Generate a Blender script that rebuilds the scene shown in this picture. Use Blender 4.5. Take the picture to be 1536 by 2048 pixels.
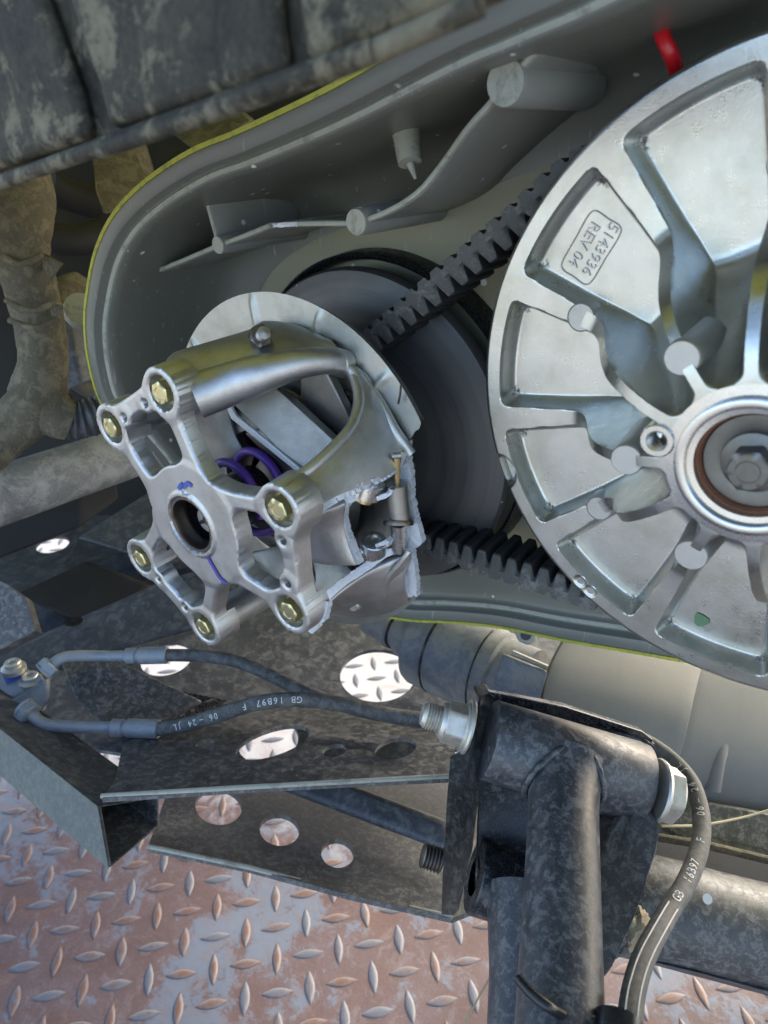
import bpy, bmesh, math, random
import numpy as np
from mathutils import Vector, Matrix
random.seed(7); rng = np.random.default_rng(7)
for o in list(bpy.data.objects): bpy.data.objects.remove(o)
scn = bpy.context.scene; COL = scn.collection
R_ = math.radians
# ---------------------------------------------------------------- camera
PITCH, YAW, CAMZ, FPX = R_(29.8), R_(36.5), 0.80, 1421.0
cam = bpy.data.cameras.new('camera'); camo = bpy.data.objects.new('camera', cam); COL.objects.link(camo)
camo.location = (0, 0, CAMZ); camo.rotation_euler = (R_(90) - PITCH, 0, YAW)
cam.sensor_fit = 'HORIZONTAL'; cam.sensor_width = 36; cam.lens = 36 * FPX / 1536
cam.clip_start = .01; cam.clip_end = 100
cam.dof.use_dof = True; cam.dof.focus_distance = .43; cam.dof.aperture_fstop = 16
scn.camera = camo
# ---------------------------------------------------------------- light: open shade, soft high sun, blue sky
w = bpy.data.worlds.new('World'); scn.world = w; w.use_nodes = True
nt = w.node_tree; nt.nodes.clear()
sky = nt.nodes.new('ShaderNodeTexSky'); sky.sky_type = 'NISHITA'; sky.sun_disc = False
SUN_EL, SUN_AZ = R_(29), R_(16)
sky.sun_elevation = SUN_EL; sky.sun_rotation = SUN_AZ
sky.air_density = .8; sky.dust_density = 2.0; sky.ozone_density = .5
bg = nt.nodes.new('ShaderNodeBackground'); bg.inputs[1].default_value = .15
wo = nt.nodes.new('ShaderNodeOutputWorld')
nt.links.new(sky.outputs[0], bg.inputs[0]); nt.links.new(bg.outputs[0], wo.inputs[0])
sl = bpy.data.lights.new('sun', 'SUN'); sl.energy = 2.0; sl.angle = R_(24); sl.color = (1, .94, .82)
so = bpy.data.objects.new('sun', sl); COL.objects.link(so)
sdir = Vector((math.sin(SUN_AZ) * math.cos(SUN_EL), math.cos(SUN_AZ) * math.cos(SUN_EL), math.sin(SUN_EL)))
so.rotation_euler = sdir.to_track_quat('Z', 'Y').to_euler(); so.location = (0, -1, 3)
vs = scn.view_settings; vs.view_transform = 'Standard'; vs.look = 'None'; vs.gamma = 1; vs.exposure = 2.05
vs.use_curve_mapping = False
# ---------------------------------------------------------------- pixel rays: a pixel gives a direction, the surface gives the distance
_h = np.array([-math.sin(YAW), math.cos(YAW), 0]); _z = np.array([0, 0, 1.])
FW = _h * math.cos(PITCH) - _z * math.sin(PITCH); RT = np.array([math.cos(YAW), math.sin(YAW), 0.]); UP = np.cross(RT, FW)
CAM = np.array([0, 0, CAMZ])
def P(px, py, y=None, z=None, x=None, d=None):
    r = FW + RT * (px - 768) / FPX - UP * (py - 1024) / FPX
    if y is not None: t = y / r[1]
    elif z is not None: t = (z - CAMZ) / r[2]
    elif x is not None: t = x / r[0]
    else: t = d
    return CAM + r * t
def PY(l): return [P(a, b, y=c) for a, b, c in l]
def PD(l): return [P(a, b, d=c) for a, b, c in l]
# ---------------------------------------------------------------- object helpers
WL = {}
def thing(name, label, cat, loc, group=None):
    o = bpy.data.objects.new(name, None); COL.objects.link(o); o.empty_display_size = .02
    o.location = loc; WL[o.name] = np.array(loc, float); o['label'] = label; o['category'] = cat
    if group: o['group'] = group
    return o
def tag(o, label, cat, group=None):
    o['label'] = label; o['category'] = cat
    if group: o['group'] = group
    return o
def mesh(name, V, F, mat, parent=None, smooth=35, bevel=0, seg=2, solid=0, sub=0, attr=None):
    V = np.asarray(V, float).reshape(-1, 3)
    if parent is not None: org = WL[parent.name]
    else: org = np.array([(V[:, 0].min() + V[:, 0].max()) / 2, (V[:, 1].min() + V[:, 1].max()) / 2, V[:, 2].min()])
    me = bpy.data.meshes.new(name)
    V2 = V - org
    if isinstance(F, np.ndarray):
        n, k = F.shape
        me.vertices.add(len(V2)); me.vertices.foreach_set('co', V2.astype(np.float32).ravel())
        me.loops.add(n * k); me.loops.foreach_set('vertex_index', F.astype(np.int32).ravel())
        me.polygons.add(n); me.polygons.foreach_set('loop_start', np.arange(0, n * k, k, dtype=np.int32))
        me.polygons.foreach_set('loop_total', np.full(n, k, np.int32)); me.update(calc_edges=True); me.validate()
    else:
        me.from_pydata([tuple(v) for v in V2], [], [tuple(f) for f in F])
        me.validate()
    if attr is not None:
        for an, av in attr.items():
            a = me.attributes.new(an, 'FLOAT', 'POINT'); a.data.foreach_set('value', np.asarray(av, np.float32))
    bm = bmesh.new(); bm.from_mesh(me); bmesh.ops.recalc_face_normals(bm, faces=bm.faces); bm.to_mesh(me); bm.free()
    if smooth:
        me.shade_smooth(); me.set_sharp_from_angle(angle=R_(smooth))
    o = bpy.data.objects.new(name, me); COL.objects.link(o)
    if parent is not None: o.parent = parent; WL[o.name] = org
    else: o.location = org; WL[o.name] = org
    me.materials.append(mat)
    if solid:
        m = o.modifiers.new('t', 'SOLIDIFY'); m.thickness = solid; m.offset = 0
    if bevel:
        m = o.modifiers.new('b', 'BEVEL'); m.width = bevel; m.segments = seg; m.limit_method = 'ANGLE'; m.angle_limit = R_(30)
    if sub:
        m = o.modifiers.new('s', 'SUBSURF'); m.levels = sub; m.render_levels = sub
    return o
def join(*parts):
    V = []; F = []; n = 0
    for v, f in parts:
        v = np.asarray(v, float).reshape(-1, 3); V.append(v); F += [tuple(i + n for i in q) for q in f]; n += len(v)
    return np.vstack(V), F
def frame(axis, upv=None):
    a = np.array(axis, float); a /= np.linalg.norm(a)
    h = np.array(upv if upv is not None else ([0, 0, 1] if abs(a[2]) < .9 else [1, 0, 0]), float)
    u = np.cross(h, a); u /= np.linalg.norm(u); v = np.cross(a, u); return u, v, a
def lathe(prof, c, axis, n=48, cap=True, a0=0, a1=2 * math.pi, rad=None):
    u, v, a = frame(axis); c = np.array(c, float); full = abs(a1 - a0 - 2 * math.pi) < 1e-6
    m = n if full else n + 1; V = []; F = []
    for r, h in prof:
        for i in range(m):
            t = a0 + (a1 - a0) * i / n; k = r * (rad(t, r, h) if rad else 1)
            V.append(c + a * h + k * (math.cos(t) * u + math.sin(t) * v))
    for j in range(len(prof) - 1):
        for i in range(n):
            i2 = (i + 1) % m; F.append((j * m + i, j * m + i2, (j + 1) * m + i2, (j + 1) * m + i))
    if cap and full:
        if prof[0][0] > 1e-6 and abs(prof[1][1] - prof[0][1]) > 1e-7: F.append(tuple(range(m - 1, -1, -1)))
        if prof[-1][0] > 1e-6 and abs(prof[-1][1] - prof[-2][1]) > 1e-7: F.append(tuple((len(prof) - 1) * m + i for i in range(m)))
    return np.array(V), F
def disc(c, axis, r, n=32):
    u, v, a = frame(axis); c = np.array(c, float)
    return np.array([c + r * (math.cos(2 * math.pi * i / n) * u + math.sin(2 * math.pi * i / n) * v) for i in range(n)]), [tuple(range(n))]
def cyl(p0, p1, r, n=32, r1=None, ch=0.0):
    p0 = np.array(p0, float); p1 = np.array(p1, float); L = np.linalg.norm(p1 - p0); r1 = r if r1 is None else r1
    pr = [(r, 0), (r1, L)] if not ch else [(r - ch, 0), (r, ch), (r1, L - ch), (r1 - ch, L)]
    return lathe(pr, p0, p1 - p0, n)
def smoothpath(pts, step=.004, closed=False):
    p = np.array(pts, float)
    p = np.vstack([p[-1], p, p[0], p[1]]) if closed else np.vstack([2 * p[0] - p[1], p, 2 * p[-1] - p[-2]])
    out = []
    for i in range(1, len(p) - 2):
        n = max(2, int(np.linalg.norm((p[i + 1] - p[i])[:3]) / step))
        for t in np.arange(n) / n:
            out.append(.5 * (2 * p[i] + (p[i + 1] - p[i - 1]) * t + (2 * p[i - 1] - 5 * p[i] + 4 * p[i + 1] - p[i + 2]) * t * t + (3 * p[i] - p[i - 1] - 3 * p[i + 1] + p[i + 2]) * t ** 3))
    if not closed: out.append(p[-2])
    return np.array(out)
def frames(path, closed=False):
    T = np.gradient(path, axis=0) if not closed else (np.roll(path, -1, 0) - np.roll(path, 1, 0))
    T /= np.linalg.norm(T, axis=1)[:, None]; U = []; u = frame(T[0])[0]
    for t in T:
        u = u - t * (u @ t); u /= np.linalg.norm(u); U.append(u)
    U = np.array(U); return T, U, np.cross(T, U)
def tube(path, r, n=16, cap=True, wob=None):
    path = np.asarray(path, float); T, U, W = frames(path); r = np.broadcast_to(np.asarray(r, float), (len(path),))
    a = np.arange(n) / n * 2 * math.pi
    rr = r[:, None] * np.ones(n)[None]
    if wob is not None: rr = rr * wob(np.arange(len(path))[:, None], a[None])
    V = path[:, None] + rr[..., None] * (np.cos(a)[None, :, None] * U[:, None] + np.sin(a)[None, :, None] * W[:, None])
    V = V.reshape(-1, 3); F = []
    for j in range(len(path) - 1):
        for i in range(n):
            k = (i + 1) % n; F.append((j * n + i, j * n + k, (j + 1) * n + k, (j + 1) * n + i))
    if cap: F.append(tuple(range(n - 1, -1, -1))); F.append(tuple((len(path) - 1) * n + i for i in range(n)))
    return V, F
def prism(poly, vec):
    p = np.array(poly, float); n = len(p); q = p + np.array(vec, float)
    F = [tuple(range(n)), tuple(range(2 * n - 1, n - 1, -1))] + [(i, n + i, n + (i + 1) % n, (i + 1) % n) for i in range(n)]
    return np.vstack([p, q]), F
def box(c, u, v, w_):
    c, u, v, w_ = [np.array(k, float) for k in (c, u, v, w_)]
    V = [c + a * u + b * v + d * w_ for a in (-1, 1) for b in (-1, 1) for d in (-1, 1)]
    return np.array(V), [(0, 1, 3, 2), (4, 6, 7, 5), (0, 4, 5, 1), (2, 3, 7, 6), (0, 2, 6, 4), (1, 5, 7, 3)]
def strip(A, B):
    """sheet between two polylines of equal length"""
    A = np.array(A); B = np.array(B); n = len(A)
    return np.vstack([A, B]), [(i, i + 1, n + i + 1, n + i) for i in range(n - 1)]
# ---- 2-D signed distances (negative inside) and a cast plate built from one
def sd_circle(x, y, cx, cy, r): return np.hypot(x - cx, y - cy) - r
def sd_seg(x, y, ax, ay, bx, by, r):
    px, py, dx, dy = x - ax, y - ay, bx - ax, by - ay
    t = np.clip((px * dx + py * dy) / (dx * dx + dy * dy), 0, 1); return np.hypot(px - dx * t, py - dy * t) - r
def sd_poly(x, y, pts):
    d = np.full(x.shape, 1e9); s = np.zeros(x.shape, bool); n = len(pts)
    for i in range(n):
        ax, ay = pts[i]; bx, by = pts[(i + 1) % n]
        d = np.minimum(d, sd_seg(x, y, ax, ay, bx, by, 0))
        c = ((ay > y) != (by > y)); xi = (bx - ax) * (y - ay) / ((by - ay) if by != ay else 1e-12) + ax
        s ^= c & (x < xi)
    return np.where(s, -d, d)
def smin(a, b, k):
    h = np.clip(.5 + .5 * (b - a) / k, 0, 1); return b * (1 - h) + a * h - k * h * (1 - h)
def smax(a, b, k): return -smin(-a, -b, k)
def sstep(a, b, x):
    t = np.clip((x - a) / (b - a), 0, 1); return t * t * (3 - 2 * t)
def casting(sdf, hfun, bounds, cell, thick, O, U, V, N, draft=0, backh=None):
    x0, x1, y0, y1 = bounds; nx = int((x1 - x0) / cell) + 1; ny = int((y1 - y0) / cell) + 1
    X, Y = np.meshgrid(x0 + np.arange(nx) * cell, y0 + np.arange(ny) * cell, indexing='ij')
    for _ in range(2):
        D = sdf(X, Y); e = cell * .05
        gx = (sdf(X + e, Y) - D) / e; gy = (sdf(X, Y + e) - D) / e
        near = np.abs(D) < cell * .71
        X = np.where(near, X - D * gx, X); Y = np.where(near, Y - D * gy, Y)
    D = sdf(X, Y); D = np.where(np.abs(D) < cell * .12, 0, D); ins = D <= 0
    H = hfun(X, Y, np.minimum(D, 0))
    idx = np.arange(nx * ny).reshape(nx, ny)
    a, b, c, d = idx[:-1, :-1], idx[1:, :-1], idx[1:, 1:], idx[:-1, 1:]
    ia, ib, ic, id_ = [ins.ravel()[k] for k in (a, b, c, d)]
    q = ia & ib & ic & id_; Q = np.stack([a[q], b[q], c[q], d[q]], 1)
    tri = [np.stack([k[m] for k in ks], 1) for ks, m in (((a, b, c), ia & ib & ic & ~id_), ((b, c, d), ib & ic & id_ & ~ia), ((c, d, a), ic & id_ & ia & ~ib), ((d, a, b), id_ & ia & ib & ~ic))]
    T = np.vstack(tri)
    ed = np.vstack([Q[:, [0, 1]], Q[:, [1, 2]], Q[:, [2, 3]], Q[:, [3, 0]], T[:, [0, 1]], T[:, [1, 2]], T[:, [2, 0]]])
    key = np.sort(ed, 1); kk = key[:, 0] * (nx * ny) + key[:, 1]; _, inv, cnt = np.unique(kk, return_inverse=True, return_counts=True)
    be = ed[cnt[inv] == 1]
    e = cell * .05; bvx = np.unique(be); Xr, Yr = X.ravel().copy(), Y.ravel().copy()
    for _ in range(4):
        xb, yb = Xr[bvx], Yr[bvx]; d0 = sdf(xb, yb); g1 = (sdf(xb + e, yb) - d0) / e; g2 = (sdf(xb, yb + e) - d0) / e; gg = np.maximum(g1 * g1 + g2 * g2, .3)
        st = np.clip(d0 / gg, -cell, cell); Xr[bvx] = xb - st * g1; Yr[bvx] = yb - st * g2
    X, Y = Xr.reshape(nx, ny), Yr.reshape(nx, ny); H = hfun(X, Y, np.minimum(sdf(X, Y), 0))
    gx = (sdf(X + e, Y) - sdf(X, Y)) / e; gy = (sdf(X, Y + e) - sdf(X, Y)) / e
    O, U, V, N = [np.array(k, float) for k in (O, U, V, N)]
    top = O + X.ravel()[:, None] * U + Y.ravel()[:, None] * V + H.ravel()[:, None] * N
    bv = np.unique(be); mp = {int(v): nx * ny + i for i, v in enumerate(bv)}
    th = thick if np.isscalar(thick) else thick(X, Y).ravel()[bv][:, None]
    xb = (X + gx * draft).ravel()[bv]; yb = (Y + gy * draft).ravel()[bv]
    bot = O + xb[:, None] * U + yb[:, None] * V - th * N
    VV = np.vstack([top, bot])
    F = [tuple(f) for f in Q] + [tuple(f) for f in T] + [(int(i), mp[int(i)], mp[int(j)], int(j)) for i, j in be]
    used = np.unique(np.concatenate([np.array(f) for f in ([Q.ravel(), T.ravel()] + [np.array(list(mp.values()))])])) if len(T) else np.unique(np.concatenate([Q.ravel(), np.array(list(mp.values()))]))
    re = -np.ones(len(VV), int); re[used] = np.arange(len(used))
    return VV[used], [tuple(int(re[i]) for i in f) for f in F]
def text_mesh(s, size, depth=0.0):
    c = bpy.data.curves.new('t', 'FONT'); c.body = s; c.size = size; c.align_x = 'CENTER'; c.align_y = 'CENTER'; c.extrude = depth
    c.resolution_u = 2
    o = bpy.data.objects.new('t', c); COL.objects.link(o)
    me = bpy.data.meshes.new_from_object(o); V = np.array([v.co[:] for v in me.vertices]); F = [tuple(p.vertices) for p in me.polygons]
    bpy.data.objects.remove(o); bpy.data.meshes.remove(me); return V.reshape(-1, 3), F
# ---------------------------------------------------------------- materials
def newmat(name):
    m = bpy.data.materials.new(name); m.use_nodes = True; t = m.node_tree; b = t.nodes['Principled BSDF']; return m, t, b
def N(t, k, **kw):
    n = t.nodes.new(k)
    for a, v in kw.items():
        if a.startswith('i_'): n.inputs[int(a[2:])].default_value = v
        else: setattr(n, a, v)
    return n
def noise(t, co, scale, detail=6, rough=.6, dist=0):
    n = N(t, 'ShaderNodeTexNoise'); n.inputs['Scale'].default_value = scale; n.inputs['Detail'].default_value = detail
    n.inputs['Roughness'].default_value = rough; n.inputs['Distortion'].default_value = dist; t.links.new(co, n.inputs['Vector']); return n.outputs['Fac']
def ramp(t, fac, stops):
    r = N(t, 'ShaderNodeValToRGB'); e = r.color_ramp.elements
    while len(e) < len(stops): e.new(.5)
    for k, (p, c) in zip(e, stops):
        k.position = p; k.color = tuple(c) + (1,) if not np.isscalar(c) else (c, c, c, 1)
    t.links.new(fac, r.inputs[0]); return r.outputs[0]
def mix(t, f, a, b, mode='MIX'):
    m = N(t, 'ShaderNodeMix', data_type='RGBA', blend_type=mode)
    for s, v in ((m.inputs[0], f), (m.inputs[6], a), (m.inputs[7], b)):
        if hasattr(v, 'node'): t.links.new(v, s)
        else: s.default_value = v if np.isscalar(v) else tuple(v) + (1,)
    return m.outputs[2]
def mth(t, op, a, b=0.0, c=0.0):
    m = N(t, 'ShaderNodeMath', operation=op)
    for s, v in zip(m.inputs, (a, b, c)):
        if hasattr(v, 'node'): t.links.new(v, s)
        else: s.default_value = v
    return m.outputs[0]
def bump(t, b, h, strength, dist):
    n = N(t, 'ShaderNodeBump'); n.inputs['Strength'].default_value = strength; n.inputs['Distance'].default_value = dist
    t.links.new(h, n.inputs['Height']); t.links.new(n.outputs[0], b.inputs['Normal'])
def coord(t): return N(t, 'ShaderNodeTexCoord').outputs['Object']
def m_metal(name, col, rough=.35, var=.12, grain=900, bs=.15, stain=(.30, .27, .20), samt=.25, sscale=60, attr=None, acol=(.085, .075, .065), metallic=1.0):
    m, t, b = newmat(name); co = coord(t)
    n1 = noise(t, co, sscale, 8, .65); n2 = noise(t, co, grain, 3, .5)
    f = ramp(t, n1, [(.45, 0.0), (.75, samt)])
    c = mix(t, f, col, stain)
    c = mix(t, mth(t, 'MULTIPLY', n2, .25), c, tuple(k * .7 for k in col))
    r = mth(t, 'ADD', rough - var / 2, mth(t, 'MULTIPLY', noise(t, co, sscale * 3, 6, .7), var * 1.6))
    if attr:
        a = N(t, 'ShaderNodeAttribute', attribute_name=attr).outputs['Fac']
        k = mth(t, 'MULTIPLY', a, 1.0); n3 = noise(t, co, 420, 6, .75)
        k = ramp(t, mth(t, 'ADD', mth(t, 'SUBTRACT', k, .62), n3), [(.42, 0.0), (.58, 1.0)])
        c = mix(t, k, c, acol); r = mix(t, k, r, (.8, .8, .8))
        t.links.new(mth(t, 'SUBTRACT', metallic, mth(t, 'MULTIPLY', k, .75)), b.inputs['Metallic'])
    else: b.inputs['Metallic'].default_value = metallic
    t.links.new(c, b.inputs['Base Color']); t.links.new(r, b.inputs['Roughness'])
    bump(t, b, mth(t, 'ADD', n2, mth(t, 'MULTIPLY', n1, .6)), bs, .0006)
    return m
def m_dusty(name, base, dust, amt=.5, scale=40, rough=.35, drough=.9, fine=300, bs=.25, edge=.08, spec=.5, stretch=None, metallic=0.0, cover=.85, film=.16, sharp=.014, specks=0, wisp=.5):
    """paint or rubber under a broken coat of dried mud; amt = share of surface covered"""
    m, t, b = newmat(name); co = coord(t)
    if stretch:
        mp = N(t, 'ShaderNodeMapping'); mp.inputs['Scale'].default_value = stretch; t.links.new(co, mp.inputs[0]); co = mp.outputs[0]
    n1 = noise(t, co, scale, 10, .74, .5); n2 = noise(t, co, fine, 5, .7); n4 = noise(t, co, scale * .3, 4, .5)
    s = mth(t, 'ADD', mth(t, 'MULTIPLY', n1, .55), mth(t, 'ADD', mth(t, 'MULTIPLY', n2, .22), mth(t, 'MULTIPLY', n4, .23)))
    th = .5 + (.5 - amt) * .30
    f = ramp(t, s, [(max(0, th - edge), 0.0), (th - edge * .15, .38), (th + edge * .25, .62), (min(1, th + edge * 1.3), 1.0)])
    n5 = noise(t, co, scale * 1.25, 10, .70, wisp)
    s5 = mth(t, 'ADD', mth(t, 'MULTIPLY', n5, .62), mth(t, 'ADD', mth(t, 'MULTIPLY', n2, .16), mth(t, 'ADD', mth(t, 'MULTIPLY', n1, .14), mth(t, 'MULTIPLY', n4, .08))))
    th5 = .510 + (.5 - amt) * .20
    fs = ramp(t, s5, [(max(0, th5 - sharp), 0.0), (th5 + sharp, .55), (min(1, th5 + sharp * 5.5), 1.0)])
    f = mth(t, 'MAXIMUM', mth(t, 'MULTIPLY', f, cover * .30), mth(t, 'MULTIPLY', fs, cover))
    c = mix(t, f, mix(t, ramp(t, n2, [(.3, film * .3), (.7, film)]), base, dust), mix(t, n2, dust, tuple(k * .72 for k in dust)))
    if specks:
        vo = N(t, 'ShaderNodeTexVoronoi'); vo.inputs['Scale'].default_value = specks; t.links.new(co, vo.inputs['Vector'])
        pick = ramp(t, vo.outputs['Color'], [(.60, 0.0), (.62, 1.0)]); dot = ramp(t, mth(t, 'ADD', vo.outputs['Distance'], mth(t, 'MULTIPLY', noise(t, co, specks * 9, 3), .12)), [(.17, 1.0), (.20, 0.0)])
        c = mix(t, mth(t, 'MULTIPLY', pick, dot), c, (.62, .63, .62))
        mp2 = N(t, 'ShaderNodeMapping'); mp2.inputs['Scale'].default_value = (60, 60, 6); mp2.inputs['Rotation'].default_value = (.3, .9, .5); t.links.new(co, mp2.inputs[0])
        scr = ramp(t, noise(t, mp2.outputs[0], 6, 4, .5), [(.66, 0.0), (.70, .4)]); c = mix(t, scr, c, (.40, .41, .39))
    r = mth(t, 'ADD', rough, mth(t, 'MULTIPLY', f, drough - rough))
    r = mth(t, 'ADD', r, mth(t, 'MULTIPLY', n2, .12))
    t.links.new(c, b.inputs['Base Color']); t.links.new(r, b.inputs['Roughness'])
    b.inputs['Specular IOR Level'].default_value = spec; b.inputs['Metallic'].default_value = metallic
    bump(t, b, mth(t, 'ADD', mth(t, 'MULTIPLY', f, .8), mth(t, 'MULTIPLY', n2, .35)), bs, .0008)
    return m
def m_plain(name, col, rough=.5, metallic=0.0, var=.15, scale=200, bs=.05):
    m, t, b = newmat(name); co = coord(t); n = noise(t, co, scale, 5, .6)
    c = mix(t, mth(t, 'MULTIPLY', n, var * 2), col, tuple(k * .6 for k in col)); t.links.new(c, b.inputs['Base Color'])
    t.links.new(mth(t, 'ADD', rough - .08, mth(t, 'MULTIPLY', n, .16)), b.inputs['Roughness']); b.inputs['Metallic'].default_value = metallic
    bump(t, b, n, bs, .0005); return m
M = {}
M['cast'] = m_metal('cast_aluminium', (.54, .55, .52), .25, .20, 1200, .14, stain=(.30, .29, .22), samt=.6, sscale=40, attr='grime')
M['cast2'] = m_metal('cast_aluminium_clutch', (.52, .525, .52), .38, .20, 1300, .22, samt=.55, sscale=70)
M['castdull'] = m_metal('dull_cast_aluminium', (.50, .50, .48), .5, .12, 900, .15, samt=.3)
M['castdark'] = m_metal('dark_cast_aluminium', (.24, .24, .23), .42, .16, 800, .2, stain=(.12, .115, .10), samt=.6)
M['castmid'] = m_metal('grey_cast_aluminium', (.38, .385, .365), .36, .18, 1000, .2, stain=(.22, .22, .17), samt=.6, sscale=60)
M['fracture'] = m_metal('fractured_aluminium', (.62, .65, .70), .55, .1, 900, .8, samt=.0, sscale=300, metallic=.6)
M['machined'] = m_metal('machined_steel', (.60, .59, .56), .25, .1, 700, .04, samt=.2)
def m_sheave():
    m, t, b = newmat('dark_turned_sheave'); co = coord(t)
    sp = N(t, 'ShaderNodeSeparateXYZ'); t.links.new(co, sp.inputs[0]); zz = mth(t, 'SUBTRACT', sp.outputs[2], .11)
    rr0 = mth(t, 'SQRT', mth(t, 'ADD', mth(t, 'MULTIPLY', sp.outputs[0], sp.outputs[0]), mth(t, 'MULTIPLY', zz, zz)))
    cb = N(t, 'ShaderNodeCombineXYZ'); t.links.new(mth(t, 'MULTIPLY', rr0, 1.0), cb.inputs[0]); t.links.new(mth(t, 'MULTIPLY', sp.outputs[0], .02), cb.inputs[1]); t.links.new(mth(t, 'MULTIPLY', zz, .02), cb.inputs[2])
    rings = noise(t, cb.outputs[0], 900, 5, .7); wide = noise(t, cb.outputs[0], 90, 4, .6); sm = noise(t, co, 26, 8, .7, .5)
    c = mix(t, ramp(t, wide, [(.38, 0.0), (.62, 1.0)]), (.105, .107, .112), (.155, .155, .155))
    c = mix(t, ramp(t, sm, [(.52, 0.0), (.72, .55)]), c, (.15, .145, .13))
    vo = N(t, 'ShaderNodeTexVoronoi'); vo.inputs['Scale'].default_value = 85; t.links.new(co, vo.inputs['Vector'])
    dot = mth(t, 'MULTIPLY', ramp(t, vo.outputs['Color'], [(.62, 0.0), (.64, 1.0)]), ramp(t, vo.outputs['Distance'], [(.07, 1.0), (.1, 0.0)]))
    c = mix(t, dot, c, (.6, .6, .6)); t.links.new(c, b.inputs['Base Color'])
    t.links.new(mth(t, 'ADD', .30, mth(t, 'MULTIPLY', sm, .35)), b.inputs['Roughness']); b.inputs['Metallic'].default_value = .75
    bump(t, b, rings, .07, .0003); return m
M['sheave'] = m_sheave()
M['steel'] = m_metal('dull_steel', (.36, .36, .34), .42, .15, 700, .08, stain=(.25, .2, .13), samt=.5)
M['washer'] = m_metal('dark_washer_steel', (.17, .17, .16), .42, .16, 700, .1, stain=(.10, .09, .07), samt=.6)
M['zinc'] = m_metal('yellow_zinc', (.62, .55, .30), .30, .15, 500, .08, stain=(.42, .45, .30), samt=.7, sscale=150)
M['nut'] = m_metal('dusty_zinc_nut', (.62, .60, .54), .42, .2, 400, .12, stain=(.40, .36, .28), samt=.9, sscale=120, metallic=.8)
M['bronze'] = m_metal('bronze', (.62, .5, .26), .3)
M['darksteel'] = m_metal('dark_steel', (.16, .15, .14), .35, .1, 700, .05, stain=(.30, .18, .10), samt=.6)
DG = (.33, .335, .33)
M['paint'] = m_dusty('black_paint_dusty', (.008, .009, .014), DG, .50, 170, .26, .85, fine=1000, edge=.14, cover=.58, film=.10, bs=.2, sharp=.035)
M['paint2'] = m_dusty('black_paint_muddy', (.012, .013, .018), (.33, .325, .30), .50, 150, .34, .92, fine=1000, edge=.14, cover=.66, film=.10, sharp=.035)
M['paintdark'] = m_dusty('black_paint_clean', (.006, .007, .012), DG, .30, 130, .20, .8, fine=800, edge=.09, cover=.55, film=.05, bs=.1, sharp=.02)
M['rail'] = m_dusty('blue_black_rail', (.016, .021, .033), (.26, .262, .26), .50, 80, .36, .9, fine=900, edge=.14, cover=.66, film=.12, sharp=.04)
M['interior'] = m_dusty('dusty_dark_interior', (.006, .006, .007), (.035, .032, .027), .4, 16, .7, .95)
M['block'] = m_dusty('dusty_engine_casing', (.05, .047, .04), (.13, .115, .09), .6, 22, .7, .95, edge=.2)
M['rubber'] = m_dusty('belt_rubber', (.008, .008, .009), (.035, .035, .032), .30, 120, .7, .9, fine=700, bs=.3)
M['rubberface'] = m_dusty('belt_edge_rubber', (.048, .049, .046), (.19, .19, .18), .46, 70, .8, .9, fine=800, bs=.5, edge=.12)
M['housing'] = m_dusty('grey_plastic_housing', (.135, .140, .122), (.22, .215, .165), .34, 14, .27, .55, fine=500, bs=.03, edge=.2, cover=.5, sharp=.06, specks=75)
M['baffle'] = m_dusty('lit_grey_plastic', (.21, .215, .205), (.27, .265, .21), .34, 14, .25, .5, fine=500, bs=.03, edge=.2, cover=.5, sharp=.06, specks=75)  # housing plastic made lighter: light on the baffle is put into the colour
M['hback'] = m_dusty('yellow_lit_back_wall', (.24, .235, .165), (.34, .32, .21), .5, 10, .4, .7, fine=300, bs=.03, edge=.25, sharp=.06, specks=60)  # paler and yellower than the housing: yellow light put into the colour
M['edge'] = m_dusty('pale_worn_edge', (.34, .35, .29), (.22, .22, .18), .4, 60, .5, .7, bs=.1)
M['yellow'] = m_dusty('lime_yellow_seal', (.44, .43, .06), (.27, .26, .08), .4, 160, .6, .8, bs=.4)
M['dust'] = m_dusty('tan_dust_wrap', (.055, .048, .036), (.27, .235, .16), .60, 75, .85, .95, fine=500, bs=1.0, edge=.12, sharp=.035)
M['liner'] = m_dusty('dusty_black_liner', (.006, .006, .007), (.29, .26, .175), .47, 40, .6, .9, fine=400, bs=.15, edge=.11, cover=.88, film=.05, sharp=.03, spec=.2)
M['cvcup'] = m_dusty('blue_grey_cv_cup', (.06, .08, .12), (.36, .35, .31), .72, 30, .5, .9, edge=.13, sharp=.05)
M['gear'] = m_dusty('grey_gear_casing', (.15, .147, .14), (.29, .275, .245), .6, 10, .7, .9, fine=350, bs=.15, edge=.25, sharp=.08)
M['hose'] = m_dusty('rubber_hose', (.020, .020, .020), (.23, .225, .21), .62, 120, .55, .9, fine=900, bs=.2, edge=.2, sharp=.05)
M['fitting'] = m_dusty('dull_plated_fitting', (.20, .23, .27), (.42, .42, .40), .60, 90, .4, .8, metallic=.35, sharp=.03)
M['tubegrey'] = m_dusty('pale_dusted_tube', (.035, .042, .055), (.42, .425, .42), .62, 32, .5, .9, fine=500, edge=.12, cover=.8, film=.2, sharp=.04)
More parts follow.
